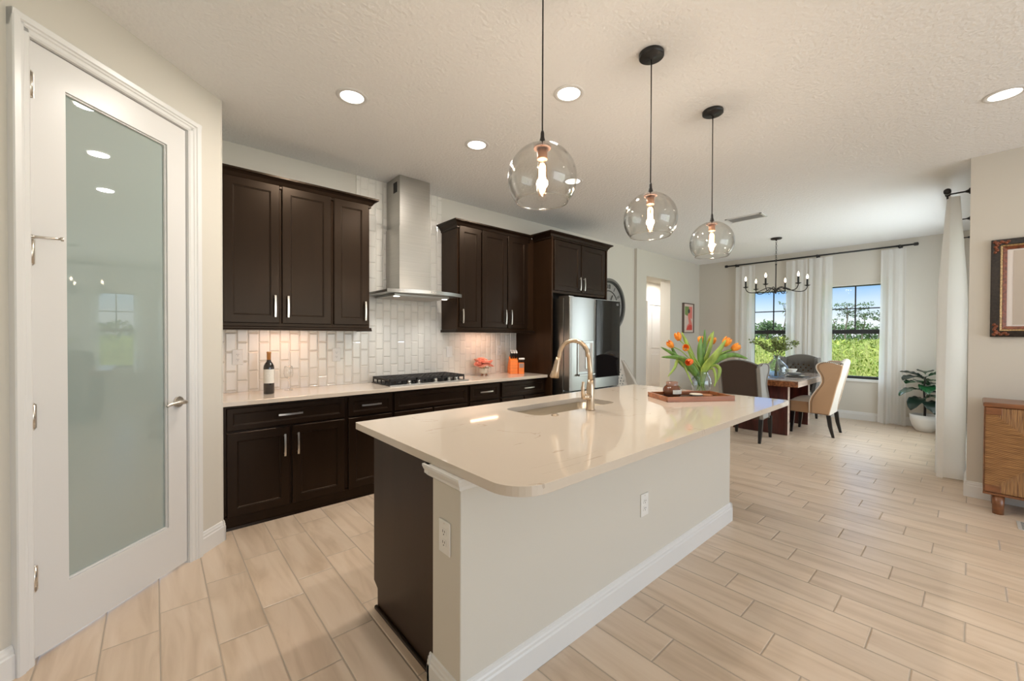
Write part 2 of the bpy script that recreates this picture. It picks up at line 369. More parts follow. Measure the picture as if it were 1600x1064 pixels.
def dup(root, loc, rz=None, label=None, mats=None):
    r = root.copy(); COL.objects.link(r); r.location = loc
    if rz is not None: r.rotation_euler = (0, 0, rz)
    if label: r['label'] = label
    for ch in kids(root):
        c = ch.copy(); COL.objects.link(c); c.parent = r
        for g in kids(ch):
            d = g.copy(); COL.objects.link(d); d.parent = c
    return r
def arc(cx, cy, r, a0, a1, n=8): return [(cx+r*cos(R(a0+(a1-a0)*i/n)), cy+r*sin(R(a0+(a1-a0)*i/n))) for i in range(n+1)]
def rrect(x0, x1, y0, y1, r, n=6):
    return arc(x0+r, y0+r, r, 180, 270, n)+arc(x1-r, y0+r, r, 270, 360, n)+arc(x1-r, y1-r, r, 0, 90, n)+arc(x0+r, y1-r, r, 90, 180, n)
def spline(pts, n=6):
    """Catmull-Rom through points of any dimension"""
    P = [Vector(p) for p in pts]; out = []
    for i in range(len(P)-1):
        a = P[max(0, i-1)]; b = P[i]; c = P[i+1]; d = P[min(len(P)-1, i+2)]
        for k in range(n):
            t = k/n; out.append(.5*((2*b)+(c-a)*t+(2*a-5*b+4*c-d)*t*t+(3*b-a-3*c+d)*t**3))
    out.append(P[-1]); return out
# ------------------------------------------------------------------ the shell
struct(MB().box(-1.9, XE+.2, -5.2, 5.4, -.1, 0).build('floor', 'floor_tile'))
struct(MB().box(-1.9, XE+.2, -5.2, YK+.25, H, H+.12).build('ceiling', 'ceiling_paint'))
struct(MB().box(.345, 6.38, YK, YK+.2, 0, H).build('wall_kitchen', 'wall_paint'))
# dining wall with the hall opening
m = MB(); OX0, OX1, OZ = 6.70, 7.58, 2.48
m.box(6.38, OX0, YD, YD+.21, 0, H); m.box(OX1, XE+.2, YD, YD+.21, 0, H); m.box(OX0, OX1, YD, YD+.21, OZ, H)
struct(m.build('wall_dining', 'wall_paint'))
# window wall
W1 = (2.17, 2.90); W2 = (.945, 1.70); WZ = (.66, 2.262)
m = MB()
ys = [-.2, W2[0], W2[1], W1[0], W1[1], YD]
for i in range(5):
    if i in (1, 3):
        m.box(XE, XE+.16, ys[i], ys[i+1], 0, WZ[0]); m.box(XE, XE+.16, ys[i], ys[i+1], WZ[1], H)
    else: m.box(XE, XE+.16, ys[i], ys[i+1], 0, H)
struct(m.build('wall_window', 'wall_paint'))
# dining side wall with a wide window, running back from the stub wall
SX0, SX1, SZ0, SZ1 = 5.85, 8.35, .10, 2.42
m = MB(); m.box(XS+.2, SX0, -.15, .025, 0, H); m.box(SX1, XE, -.15, .025, 0, H); m.box(SX0, SX1, -.15, .025, 0, SZ0); m.box(SX0, SX1, -.15, .025, SZ1, H)
struct(m.build('wall_side', 'wall_paint'))
struct(MB().box(XS, XS+.2, -5.2, .025, 0, H).build('wall_right', 'wall_paint'))
# pantry wall at 45 degrees: local x runs left along the wall from the corner, local y out into the room
PC = Vector((.336, 3.31, 0)); ta = R(45.40)
PM = Matrix(((-cos(ta), sin(ta), 0, PC.x), (-sin(ta), -cos(ta), 0, PC.y), (0, 0, 1, 0), (0, 0, 0, 1)))
def pm(): m_ = MB(); m_.x = PM; return m_
DO0, DO1, DZ = .258, 1.030, 2.605
m = pm(); m.box(0, DO0, -.12, 0, 0, H); m.box(DO1, 2.95, -.12, 0, 0, H); m.box(DO0, DO1, -.12, 0, DZ, H)
struct(m.build('wall_pantry', 'wall_paint'))
struct(MB().box(.225, .345, 3.31, YK+.2, 0, H).build('wall_return', 'wall_paint'))
PE = PM @ Vector((2.95, 0, 0))
struct(MB().box(PE.x-.12, PE.x, -5.2, PE.y, 0, H).build('wall_left', 'wall_paint'))
# back wall: posts and header around the wide sliders
m = MB(); m.box(-1.9, -.6, -5.2, -5.0, 0, H); m.box(5.0, XS, -5.2, -5.0, 0, H); m.box(-.6, 5.0, -5.2, -5.0, 2.6, H)
struct(m.build('wall_back', 'wall_paint'))
# hall behind the opening
m = MB(); m.box(6.0, 11, 5.2, 5.3, 0, 2.7); m.box(5.9, 6.0, YD+.21, 5.3, 0, 2.7); m.box(11, 11.1, YD+.21, 5.3, 0, 2.7); m.box(5.9, 11.1, YD+.21, 5.3, 2.7, 2.8); m.box(XE+.2, 11.1, YD+.1, YD+.21, 0, 2.7)
struct(m.build('wall_hall', 'wall_paint'))
struct(MB().box(XE+.2, 11.1, YD+.21, 5.3, -.1, 0).build('floor_hall', 'floor_tile'))
d2 = struct(MB().box(8.95, 9.95, 5.165, 5.198, 0, 2.15).build('door_2', 'door_white', bevel=.003))
mm = MB(); mm.box(8.86, 8.95, 5.15, 5.2, 0, 2.24); mm.box(9.95, 10.04, 5.15, 5.2, 0, 2.24); mm.box(8.95, 9.95, 5.15, 5.2, 2.15, 2.24); mm.build('casing', 'trim_white', d2, bevel=.006)
mm = MB()
for a_, b_ in ((9.08, 9.42), (9.50, 9.84)):
    for z0, z1 in ((.2, .95), (1.1, 2.0)): mm.box(a_, b_, 5.158, 5.166, z0, z1)
mm.build('raised_panel', 'door_white', d2, bevel=.004)
for hx_ in (6.75, 9.2): lamp('hall_fill', 'AREA', (hx_, 4.68, 2.66), 22, (1, .97, .93), target=(hx_, 4.68, 0), shape='DISK', size=.5)  # unseen fill lamps, added to brighten the hall door and jamb
# ------------------------------------------------------------------ trim
def baseboard(m_, a, b, n, h=.135, t=.016):
    """baseboard with a moulded top from a to b (2D), n = outward normal"""
    pr = [(0, 0), (t, 0), (t, h-.04), (t*.72, h-.033), (t*.72, h-.022), (t*.5, h-.016), (t*.35, h-.004), (0, h)]
    m_.rings([[(p[0]+n[0]*q, p[1]+n[1]*q, z) for q, z in pr] for p in (a, b)], smooth=False)
m = pm(); baseboard(m, (-.016, 0), (.183, 0), (0, 1)); baseboard(m, (0, -.02), (0, .016), (-1, 0)); struct(m.build('baseboard_pantry', 'trim_white'))
m = pm(); baseboard(m, (1.095, 0), (2.9, 0), (0, 1)); struct(m.build('baseboard_left', 'trim_white'))
m = MB(); baseboard(m, (XE, .03), (XE, YD), (-1, 0)); struct(m.build('baseboard_window', 'trim_white'))
m = MB(); baseboard(m, (4.9, YK), (6.38, YK), (0, -1)); baseboard(m, (6.364, YD), (OX0, YD), (0, -1)); baseboard(m, (OX1, YD), (XE, YD), (0, -1)); struct(m.build('baseboard_dining', 'trim_white'))
m = MB(); baseboard(m, (XS, -4.99), (XS, .0402), (-1, 0)); baseboard(m, (XS-.0150, .025), (XE, .025), (0, 1)); struct(m.build('baseboard_right', 'trim_white'))
# pantry door casing
def casing(m_, a, b, inner, outer, axis):
    pr = [(inner, 0), (inner, .010), (inner+(outer-inner)*.12, .016), (inner+(outer-inner)*.35, .016), (inner+(outer-inner)*.42, .021), (inner+(outer-inner)*.55, .021), (inner+(outer-inner)*.62, .027), (outer-.004*(1 if outer > inner else -1), .029), (outer, .025), (outer, 0)]
    if axis == 'v': m_.rings([[(p, q, z) for p, q in pr] for z in (a, b)], smooth=False)
    else: m_.rings([[(x, q, p) for p, q in pr] for x in (a, b)], smooth=False)
m = pm(); casing(m, 0, 2.668, .262, .183, 'v'); casing(m, 0, 2.668, 1.026, 1.094, 'v'); casing(m, .183, 1.094, 2.600, 2.668, 'h')
struct(m.build('trim_1', 'trim_white'))
m = pm(); m.box(DO0, DO0+.006, -.12, .0, 0, DZ); m.box(DO1-.006, DO1, -.12, 0, 0, DZ); m.box(DO0, DO1, -.12, 0, DZ-.006, DZ); struct(m.build('trim_2', 'trim_white'))
# ------------------------------------------------------------------ pantry door
L0, L1, LZ0, LZ1 = .268, 1.020, .016, 2.594; G0, G1, GZ0, GZ1 = .388, .889, .272, 2.457
m = pm(); yb, yf = -.042, -.004
m.box(L0, G0, yb, yf, LZ0, LZ1); m.box(G1, L1, yb, yf, LZ0, LZ1); m.box(G0, G1, yb, yf, LZ0, GZ0); m.box(G0, G1, yb, yf, GZ1, LZ1)
door = struct(m.build('door_1', 'door_white'))
m = pm(); m.box(G0, G1, -.030, -.024, GZ0, GZ1); m.build('glass_pane', 'frosted_glass', door)
m = pm()
for a, b, c, d in ((G0, G0+.008, GZ0, GZ1), (G1-.008, G1, GZ0, GZ1), (G0, G1, GZ0, GZ0+.008), (G0, G1, GZ1-.008, GZ1)): m.box(a, b, -.024, -.012, c, d)
m.build('glass_stop', 'door_white', door, bevel=.002)
for z in (2.36, 1.67, .985, .305):
    m = pm(); m.cyl((1.022, .004, z), (1.022, .004, z+.10), .0085, n=14)
    for k in range(1, 5): m.cyl((1.022, .004, z+.02*k-.0008), (1.022, .004, z+.02*k+.0008), .0092, n=14)
    m.cyl((1.022, .004, z-.006), (1.022, .004, z), .005, .0075, n=12); m.cyl((1.022, .004, z+.10), (1.022, .004, z+.106), .0075, .005, n=12)
    m.box(1.006, 1.018, -.006, .001, z, z+.10)
    h = m.build('hinge', 'nickel', door)
    if z == 1.67:
        m = pm(); m.cyl((1.022, .004, z+.106), (1.022, .004, z+.118), .011, n=12); m.cyl((1.02, .006, z+.112), (.955, .05, z+.116), .005, n=10); m.cyl((.955, .05, z+.116), (.948, .055, z+.1165), .009, n=12)
        m.build('hinge_stop', 'nickel', h)
m = pm(); m.cyl((.327, -.004, .985), (.327, .006, .985), .031, n=28); m.cyl((.327, .006, .985), (.327, .045, .985), .011, n=16)
m.tube(spline([(.327, .045, .985), (.345, .052, .987), (.385, .050, .990), (.43, .046, .984), (.447, .044, .976)], 5), [.012]*5+[.0105]*5+[.009]*5+[.0075]*6, n=12)
m.build('lever_handle', 'nickel', door)
m = pm(); m.box(L0-.002, L0+.001, -.035, -.008, .95, 1.02); m.build('latch_plate', 'nickel', door)
# ------------------------------------------------------------------ backsplash tile
m = MB(); m.box(.346, 3.566, YK-.010, YK, .914, 1.425); m.box(1.475, 2.428, YK-.010, YK, 1.425, H-.002)
struct(m.build('wall_backsplash', 'bevelled_tile'))
# ------------------------------------------------------------------ cabinets
def shaker(m_, x0, x1, z0, z1, yf, th=.020, rail=.060, rec=.009, lip=.007):
    rr = [[(x0, z0), (x1, z0), (x1, z1), (x0, z1)]]
    e = .004
    loops = [(0, yf+th), (0, yf+e), (e, yf), (rail, yf), (rail+lip*.35, yf+rec*.55), (rail+lip, yf+rec*.6), (rail+lip+.003, yf+rec)]
    m_.rings([[(x0+d, y, z0+d), (x1-d, y, z0+d), (x1-d, y, z1-d), (x0+d, y, z1-d)] for d, y in loops], smooth=False)
def pull(x, y, z, L, vert, parent, name='handle'):
    m_ = MB(); n = 8
    pts = []
    for i in range(n+1):
        t = i/n*2-1; off = L/2*t; dep = -.026-.006*(1-t*t)
        pts.append((x, y+dep, z+off) if vert else (x+off, y+dep, z))
    r_ = .0048
    rs = []
    for p in pts:
        a, b = .0065, .0040
        if vert: rs.append([(p[0]-a, p[1]-b, p[2]), (p[0]+a, p[1]-b, p[2]), (p[0]+a, p[1]+b, p[2]), (p[0]-a, p[1]+b, p[2])])
        else: rs.append([(p[0], p[1]-b, p[2]-a), (p[0], p[1]-b, p[2]+a), (p[0], p[1]+b, p[2]+a), (p[0], p[1]+b, p[2]-a)])
    m_.rings(rs, smooth=False)
    for s_ in (-1, 1):
        o = s_*L*.40
        q = (x, y, z+o) if vert else (x+o, y, z)
        m_.cyl(q, (q[0], q[1]-.028, q[2]), .0045, n=8)
    return m_.build(name, 'nickel', parent)
def cabinet(name, label, cat, x0, x1, yb, yf, z0, z1, doors=(), drawers=(), toe=False, mat='espresso', group=None):
    """doors / drawers: (x0, x1, z0, z1, handle) ; handle = (x, z, length, vertical) or None"""
    c = thing(name, label, cat, ((x0+x1)/2, (yb+yf)/2, z0), group=group); ox, oy, oz = c.location
    def P(m_): m_.x = Matrix.Translation((-ox, -oy, -oz)); return m_
    m_ = P(MB())
    if toe:
        m_.box(x0, x1, yf+.021, yb, z0+.105, z1)
        m_.box(x0, x1, yf+.045, yb, z0, z0+.105)
        m_.build('carcass', mat, c, bevel=.0015)
        k = P(MB()); k.box(x0, x1, yf+.024, yf+.045, z0, z0+.098); k.prism([(yf+.012, z0), (yf+.024, z0), (yf+.024, z0+.02), (yf+.018, z0+.018)], 'x', x0, x1); k.build('toe_kick', 'espresso', c)
    else:
        m_.box(x0, x1, yf+.021, yb, z0, z1); m_.build('carcass', mat, c, bevel=.0015)
    for d in doors:
        m_ = P(MB()); shaker(m_, d[0], d[1], d[2], d[3], yf); o = m_.build('door', 'espresso', c)
        if d[4]: pull(d[4][0]-ox, yf-oy, d[4][1]-oz, d[4][2], d[4][3], o)
    for d in drawers:
        m_ = P(MB()); shaker(m_, d[0], d[1], d[2], d[3], yf, rail=.036); o = m_.build('drawer', 'espresso', c)
        if d[4]: pull(d[4][0]-ox, yf-oy, d[4][1]-oz, d[4][2], d[4][3], o)
    return c
YB = 3.425   # base cabinet door faces
G = 'dark base cabinets along the kitchen wall'
DZ0, DZ1, RZ0, RZ1 = .092, .688, .702, .862
def basecab(label, x0, x1, dr, drh, ds):
    cabinet('base_cabinet', label, 'base cabinet', x0, x1, YK-.013, YB, 0, .880, doors=ds, drawers=[(dr[0], dr[1], RZ0, RZ1, drh)], toe=True, group=G)
basecab('wide dark base cabinet nearest the pantry door, under the wine bottle', .347, 1.197, (.377, 1.182), (.775, .785, .165, False),
        [(.377, .772, DZ0, DZ1, (.735, .555, .165, True)), (.790, 1.182, DZ0, DZ1, (.826, .555, .165, True))])
basecab('narrow dark base cabinet between the widest unit and the cooktop cabinet', 1.197, 1.608, (1.213, 1.596), (1.40, .788, .17, False),
        [(1.213, 1.596, DZ0, DZ1, (1.56, .555, .165, True))])
basecab('dark base cabinet with a plain handleless front directly below the gas cooktop', 1.608, 2.430, (1.620, 2.412), None,
        [(1.620, 2.010, DZ0, DZ1, (1.973, .555, .165, True)), (2.022, 2.412, DZ0, DZ1, (2.06, .555, .165, True))])
basecab('narrow dark base cabinet right of the cooktop, under the coral flowers', 2.430, 2.855, (2.449, 2.838), (2.645, .788, .17, False),
        [(2.449, 2.838, DZ0, DZ1, (2.49, .555, .165, True))])
basecab('dark base cabinet nearest the refrigerator, below the knife block', 2.855, 3.566, (2.876, 3.55), (3.27, .782, .16, False),
        [(2.876, 3.205, DZ0, DZ1, (3.17, .555, .165, True)), (3.218, 3.55, DZ0, DZ1, (3.26, .555, .165, True))])
YU = 3.622; UZ0, UZ1 = 1.445, 2.585; UD0, UD1 = 1.472, 2.558
G = 'dark upper cabinets on the kitchen wall'
def uppercab(label, x0, x1, ds): cabinet('upper_cabinet', label, 'upper cabinet', x0, x1, YK-.013, YU, UZ0, UZ1, doors=ds, mat='espresso_side', group=G)
uppercab('dark two-door upper cabinet beside the pantry corner, above the wine bottle', .347, 1.146, [(.379, .747, UD0, UD1, (.712, 1.605, .17, True)), (.765, 1.137, UD0, UD1, (.803, 1.605, .17, True))])
uppercab('dark one-door upper cabinet immediately left of the range hood', 1.146, 1.475, [(1.159, 1.459, UD0, UD1, (1.425, 1.598, .17, True))])
uppercab('dark one-door upper cabinet immediately right of the range hood', 2.430, 2.742, [(2.446, 2.734, UD0, UD1, (2.478, 1.59, .15, True))])
uppercab('dark two-door upper cabinet above the knife block, between hood and refrigerator', 2.742, 3.566, [(2.750, 3.118, UD0, UD1, (3.083, 1.60, .17, True)), (3.132, 3.452, UD0, UD1, (3.168, 1.60, .17, True))])
def crown(m_, pts, z0):
    """crown moulding along a polyline of the cabinet face (2D), offset outward to the right of travel"""
    pr = [(0, 0), (.012, .006), (.012, .022), (.022, .030), (.034, .052), (.055, .066), (.066, .070), (.066, .084), (0, .084)]
    P = [Vector(p) for p in pts]; rs = []
    for i, p in enumerate(P):
        d0 = (P[i]-P[i-1]).normalized() if i else (P[1]-P[0]).normalized()
        d1 = (P[i+1]-P[i]).normalized() if i < len(P)-1 else d0
        n0 = Vector((d0.y, -d0.x)); n1 = Vector((d1.y, -d1.x)); n = (n0+n1).normalized(); k = 1/max(.3, n.dot(n0))
        rs.append([(p.x+n.x*q*k, p.y+n.y*q*k, z0+z) for q, z in pr])
    m_.rings(rs, smooth=False)
m = MB(); crown(m, [(.347, YU+.018), (1.475, YU+.018), (1.475, YK-.012)], 2.528); tag(m.build('cabinet_crown', 'espresso'), 'dark crown moulding on the cabinets left of the hood', 'moulding', 'crown mouldings on the upper cabinets')
m = MB(); crown(m, [(2.430, YK-.012), (2.430, YU+.018), (3.492, YU+.018)], 2.528); tag(m.build('cabinet_crown', 'espresso'), 'dark crown moulding on the cabinets just right of the hood', 'moulding', 'crown mouldings on the upper cabinets')
def rail(x0, x1, ends, label):
    m_ = MB(); pr = [(YU+.004, 1.447), (YU-.006, 1.441), (YU-.006, 1.432), (YU-.014, 1.424), (YU-.014, 1.416), (YU+.02, 1.416), (YU+.02, 1.447)]
    m_.prism(pr, 'x', x0, x1)
    for e, s_ in ends: m_.box(min(e, e+s_*.012), max(e, e+s_*.012), YU, YK-.012, 1.416, 1.444)
    tag(m_.build('light_rail', 'espresso'), label, 'moulding', 'light rails under the upper cabinets')
rail(.347, 1.485, [(1.475, 1)], 'dark light rail under the left pair of upper cabinets'); rail(2.418, 3.566, [(2.430, -1)], 'dark light rail under the upper cabinets right of the hood')
# ---------------- tall panel, refrigerator cabinet
tag(MB().box(3.568, 3.592, 3.335, YK-.001, 0, 2.585).build('refrigerator_surround', 'espresso_side', bevel=.001), 'tall dark side panel standing between countertop end and refrigerator', 'panel')
YFC = 3.335
cabinet('refrigerator_cabinet', 'dark two-door cabinet mounted above the refrigerator', 'upper cabinet', 3.5925, 4.6645, YK-.013, YFC, 1.905, 2.585,
        doors=[(3.622, 4.118, 1.935, 2.545, (4.085, 2.045, .165, True)), (4.132, 4.636, 1.935, 2.545, (4.168, 2.045, .165, True))], mat='espresso_side')
tag(MB().box(4.665, 4.690, 3.34, YK-.001, 0, 2.585).build('refrigerator_surround', 'espresso_side', bevel=.001), 'tall dark side panel on the dining side of the refrigerator', 'panel')
m = MB(); crown(m, [(3.568, YU+.018), (3.568, YFC+.018), (4.690, YFC+.018), (4.690, YK-.012)], 2.548); tag(m.build('cabinet_crown', 'espresso'), 'dark crown moulding above the refrigerator cabinet', 'moulding', 'crown mouldings on the upper cabinets')
# ---------------- back countertop
m = MB(); m.box(.347, 3.640, 3.395, YK-.0105, .881, .914)
ct = tag(m.build('countertop', 'white_quartz', bevel=.003), 'long white quartz countertop along the tiled kitchen wall', 'countertop')
# under-cabinet lights
for x0, x1, lb in ((.55, 1.15, 'slim strip light under the upper cabinets left of the hood'), (2.60, 3.25, 'slim strip light under the upper cabinets right of the hood')):
    u = thing('under_cabinet_light', lb, 'strip light', ((x0+x1)/2, 3.80, 1.43), group='under-cabinet strip lights')
    MB().box(-(x1-x0)/2, (x1-x0)/2, -.03, .03, -.001, .014).build('housing', 'white_plastic', u)
    l = lamp('strip_lamp', 'AREA', ((x0+x1)/2, 3.80, 1.428), 1.0, (1, .58, .38), target=((x0+x1)/2, 3.83, 0), shape='RECTANGLE', size=.4, size_y=.05)
# ------------------------------------------------------------------ range hood
hood = thing('range_hood', 'stainless steel chimney range hood with curved canopy above the cooktop', 'range hood', (1.95, YK-.01, 1.76))
def T(o):
    m_ = MB(); m_.x = Matrix.Translation(-Vector(o.location)); return m_
HX0, HX1 = 1.782, 2.112
m = T(hood); m.box(HX0, HX1, 3.665, YK-.0105, 2.40, H-.002); m.build('upper_chimney', 'steel', hood, bevel=.002)
m = T(hood); m.box(HX0-.006, HX1+.006, 3.659, YK-.0105, 1.80, 2.44); m.build('lower_chimney', 'steel', hood, bevel=.002)
m = T(hood); m.box(HX0-.002, HX0, 3.72, 3.80, 2.78, 2.88); m.build('vent_slot', 'vent_black', hood)  # plain black slab for the slot on the chimney side
for k in range(5):
    pass
def arcy(x, yside=3.45, bow=.105): u_ = (x-1.955)/.40; return yside - bow*(1-u_*u_)
xs = [1.557+(2.354-1.557)*i/24 for i in range(25)]
m = T(hood); m.prism([(x, arcy(x)) for x in xs]+[(2.354, YK-.0105), (1.557, YK-.0105)], 'z', 1.772, 1.796); cn_ = m.build('canopy', 'steel_light', hood, bevel=.0015)
m = T(hood); m.prism([(x, arcy(x)-.002) for x in xs]+[(x, arcy(x)+.004) for x in xs[::-1]], 'z', 1.768, 1.800); m.build('canopy_lip', 'steel_light', hood)
m = T(hood); m.box(1.66, 2.25, 3.52, YK-.012, 1.748, 1.772); m.build('under_body', 'steel', hood, bevel=.004)
m = T(hood)
for k in range(10): m.box(1.70+.052*k, 1.735+.052*k, 3.60, 3.90, 1.7465, 1.7475)
m.build('baffle_filter', 'vent_grey', hood)
for x in (1.70, 2.22):
    m = T(hood); m.cyl((x, 3.56, 1.744), (x, 3.56, 1.750), .027, n=20); o = m.build('hood_lamp', 'hood_lens', hood)
    lamp('hood_spot', 'SPOT', (x, 3.60, 1.738), 3.5, (.93, .96, 1), target=(x, 3.74, .9), spot_size=R(120), spot_blend=.6, shadow_soft_size=.03)
m = T(hood)
for k in range(3): m.cyl((1.93+.03*k, arcy(1.95)-.004, 1.785), (1.93+.03*k, arcy(1.95)-.001, 1.785), .006, n=12)
m.build('button', 'nickel', hood)
# ------------------------------------------------------------------ gas cooktop
ck = thing('gas_cooktop', 'black gas cooktop with cast iron grates and steel knobs set in the countertop', 'cooktop', (2.035, 3.70, .914))
def cm(): return T(ck)
m = cm(); m.prism(rrect(1.605, 2.465, 3.485, 3.925, .02), 'z', .9145, .922); m.build('tray', 'black_metal', ck, bevel=.002)
m = cm(); m.box(1.60, 2.47, 3.477, 3.489, .9145, .926); m.build('front_strip', 'steel_light', ck, bevel=.002)
for gx0, gx1 in ((1.62, 1.893), (1.899, 2.171), (2.177, 2.45)):
    m = cm(); z0, z1 = .960, .977; t = .010
    ya, yb_ = 3.535, 3.915
    m.box(gx0, gx1, ya, ya+t, z0-.006, z1); m.box(gx0, gx1, yb_-t, yb_, z0-.006, z1); m.box(gx0, gx0+t, ya, yb_, z0-.006, z1); m.box(gx1-t, gx1, ya, yb_, z0-.006, z1)
    m.box(gx0, gx1, (ya+yb_)/2-.005, (ya+yb_)/2+.005, z0, z1); cxx = (gx0+gx1)/2
    for k in range(1, 6): x = gx0+(gx1-gx0)*k/6; m.box(x-.004, x+.004, ya, yb_, z0, z1)
    for k in (1, 2, 4, 5): y = ya+(yb_-ya)*k/6; m.box(gx0, gx1, y-.004, y+.004, z0, z1)
    for x in (gx0+.005, gx1-.005):
        for y in (ya+.005, yb_-.005, ya+.1, ya+.19, ya+.28): m.box(x-.005, x+.005, y-.006, y+.006, .922, z0)
    for y in (ya+.005,):
        for k in range(1, 4): x = gx0+(gx1-gx0)*k/4; m.box(x-.005, x+.005, y-.005, y+.005, .922, z0)
    m.build('grate', 'black_iron', ck, bevel=.0012, seg=1)
for x, y, r_ in ((1.757, 3.64, .038), (1.757, 3.83, .03), (2.035, 3.73, .05), (2.313, 3.64, .03), (2.313, 3.83, .038)):
    m = cm(); m.lathe([(r_*1.25, .922-.914), (r_*1.25, .930-.914), (r_, .932-.914), (r_, .942-.914), (r_*.85, .945-.914)], (x-2.035+2.035, y, .914), n=24); m.build('burner', 'black_iron', ck)
for x in (1.805, 1.905, 2.09, 2.245, 2.335):
    m = cm(); m.cyl((x, 3.511, .922), (x, 3.511, .929), .024, n=20); m.cyl((x, 3.511, .929), (x, 3.511, .955), .0175, .0155, n=20); m.box(x-.0035, x+.0035, 3.494, 3.528, .953, .962); m.build('knob', 'steel_light', ck)
# ------------------------------------------------------------------ wall outlets
def outlet(name, label, cat, Mx, kind='duplex', mat='white_plastic'):
    """plate in local x (width) / z (height), facing local -y; placed with matrix Mx"""
    o = thing(name, label, cat); o.matrix_world = Mx
    m_ = MB(); m_.box(-.038, .038, -.006, 0, -.062, .062); m_.build('plate', mat, o, bevel=.003)
    if kind == 'duplex':
        for z in (-.02, .02):
            k = MB(); k.prism(rrect(-.0165, .0165, z-.0145, z+.0145, .008), 'y', -.0078, -.0055); s_ = k.build('socket', mat, o)
            k = MB()
            for x, h in ((-.006, .0048), (.006, .0038)): k.box(x-.0012, x+.0012, -.0084, -.0076, z+.003-h, z+.003+h)
            k.cyl((0, -.0084, z-.0085), (0, -.0076, z-.0085), .0026, n=10); k.build('slot', 'dark_slot', s_)
    else:
        k = MB(); k.box(-.0165, .0165, -.0078, -.005, -.034, .034); k.build('rocker', mat, o, bevel=.002)
    k = MB(); k.cyl((0, -.0068, .052), (0, -.006, .052), .0028, n=10); k.build('screw', 'nickel', o)
    return o
TK = Matrix.Translation
for x, lb, kd in ((.511, 'white wall outlet on the tile behind the wine bottle', 'duplex'), (1.287, 'white wall outlet on the tile left of the cooktop', 'duplex'), (2.535, 'white rocker switch on the tile right of the cooktop, left of the coral flowers', 'rocker'), (3.273, 'beige wall outlet on the tile beside the knife block', 'duplex')):
    outlet('wall_outlet' if kd == 'duplex' else 'light_switch', lb, 'outlet' if kd == 'duplex' else 'switch', TK((x, YK-.0102, 1.198)), kd)
# ------------------------------------------------------------------ refrigerator
fr = thing('refrigerator', 'stainless french-door refrigerator with one black glass door and a water dispenser', 'refrigerator', (4.13, 3.5, 0))
FX0, FX1, FM = 3.640, 4.640, 4.118; FY = 3.10; FD = 3.20; FT = 1.845
m = T(fr); m.box(FX0+.004, FX1-.004, FD+.012, YK-.03, .04, FT-.012); m.build('body', 'steel', fr, bevel=.004)
m = T(fr); m.box(FX0+.03, FX1-.03, 3.26, 3.9, .001, .04); m.build('foot_base', 'black_metal', fr)
def fdoor(name, x0, x1, z0, z1, mat, bow=.012):
    n = 12; out = [(x0+(x1-x0)*i/n, FY-bow*(1-((i/n)*2-1)**2)+.010) for i in range(n+1)]
    e = .012
    out = [(x0, FD), (x0, FY+e+.006)]+[(x0+e*.3, FY+.011)]+out[1:-1]+[(x1-e*.3, FY+.011)]+[(x1, FY+e+.006), (x1, FD)]
    m_ = T(fr); m_.prism(out, 'z', z0, z1); return m_.build(name, mat, fr, bevel=.0015)
ld = fdoor('door', FX0, FM-.004, .735, FT, 'steel_light')
# dispenser niche on the left door
m = T(fr); m.box(3.765, 4.065, FY-.010, FY+.004, .925, 1.325); m.build('dispenser_bezel', 'steel_light', ld, bevel=.003)
m = T(fr); m.box(3.785, 4.045, FY-.0125, FY-.0095, .955, 1.300); m.build('dispenser_recess', 'vent_grey', ld)
m = T(fr); m.box(3.86, 3.97, FY-.030, FY-.0125, 1.225, 1.300); m.build('dispenser_head', 'steel_light', ld, bevel=.004)
m = T(fr); m.box(3.902, 3.928, FY-.022, FY-.0125, .985, 1.225); m.build('dispenser_paddle', 'steel', ld, bevel=.003)
m = T(fr); m.box(3.765, 4.065, FY-.040, FY-.010, .905, .930); m.build('dispenser_tray', 'steel_light', ld, bevel=.003)
rd = fdoor('door', FM+.004, FX1, .735, FT, 'steel_light', .006)
m = T(fr); m.box(FM+.010, FX1-.006, FY-.006, FY+.004, .862, FT-.006); m.build('glass_panel', 'black_glass', rd, bevel=.002)
for z0, z1 in ((.055, .385), (.395, .722)):
    d_ = fdoor('freezer_drawer', FX0, FX1, z0, z1, 'steel_light')
    m = T(fr); m.box(FX0+.05, FX1-.05, FY-.004, FY+.02, z1-.03, z1-.004); m.build('grip', 'steel', d_, bevel=.003)
for x in (FX0+.05, FX1-.05):
    m = T(fr); m.box(x-.045, x+.045, FY+.03, FD+.09, FT-.012, FT+.012); m.build('hinge_cap', 'steel', fr, bevel=.004)
for xx in (FM-.012, ):
    m = T(fr); m.box(xx-.008, xx+.02, FY-.001, FY+.01, .75, .862); m.build('pocket_handle', 'vent_grey', rd)
def text(name, body, size, mat, parent, loc, rot, extrude=.0004, align='CENTER'):
    c = bpy.data.curves.new(name, 'FONT'); c.body = body; c.size = size; c.extrude = extrude; c.align_x = align
    o = bpy.data.objects.new(name, c); COL.objects.link(o); c.materials.append(M[mat])
    dg = bpy.context.evaluated_depsgraph_get(); me = bpy.data.meshes.new_from_object(o.evaluated_get(dg))
    bpy.data.objects.remove(o); o = bpy.data.objects.new(name, me); COL.objects.link(o)
    o.parent = parent; o.location = loc; o.rotation_euler = rot; return o
text('logo', 'LG', .038, 'steel_light', rd, (4.575-4.13, FY-.0065-3.5, 1.785), (R(90), 0, 0))
# ------------------------------------------------------------------ island
IX0, IX1 = .812, 3.235; IY0, IY1 = 1.193, 1.385
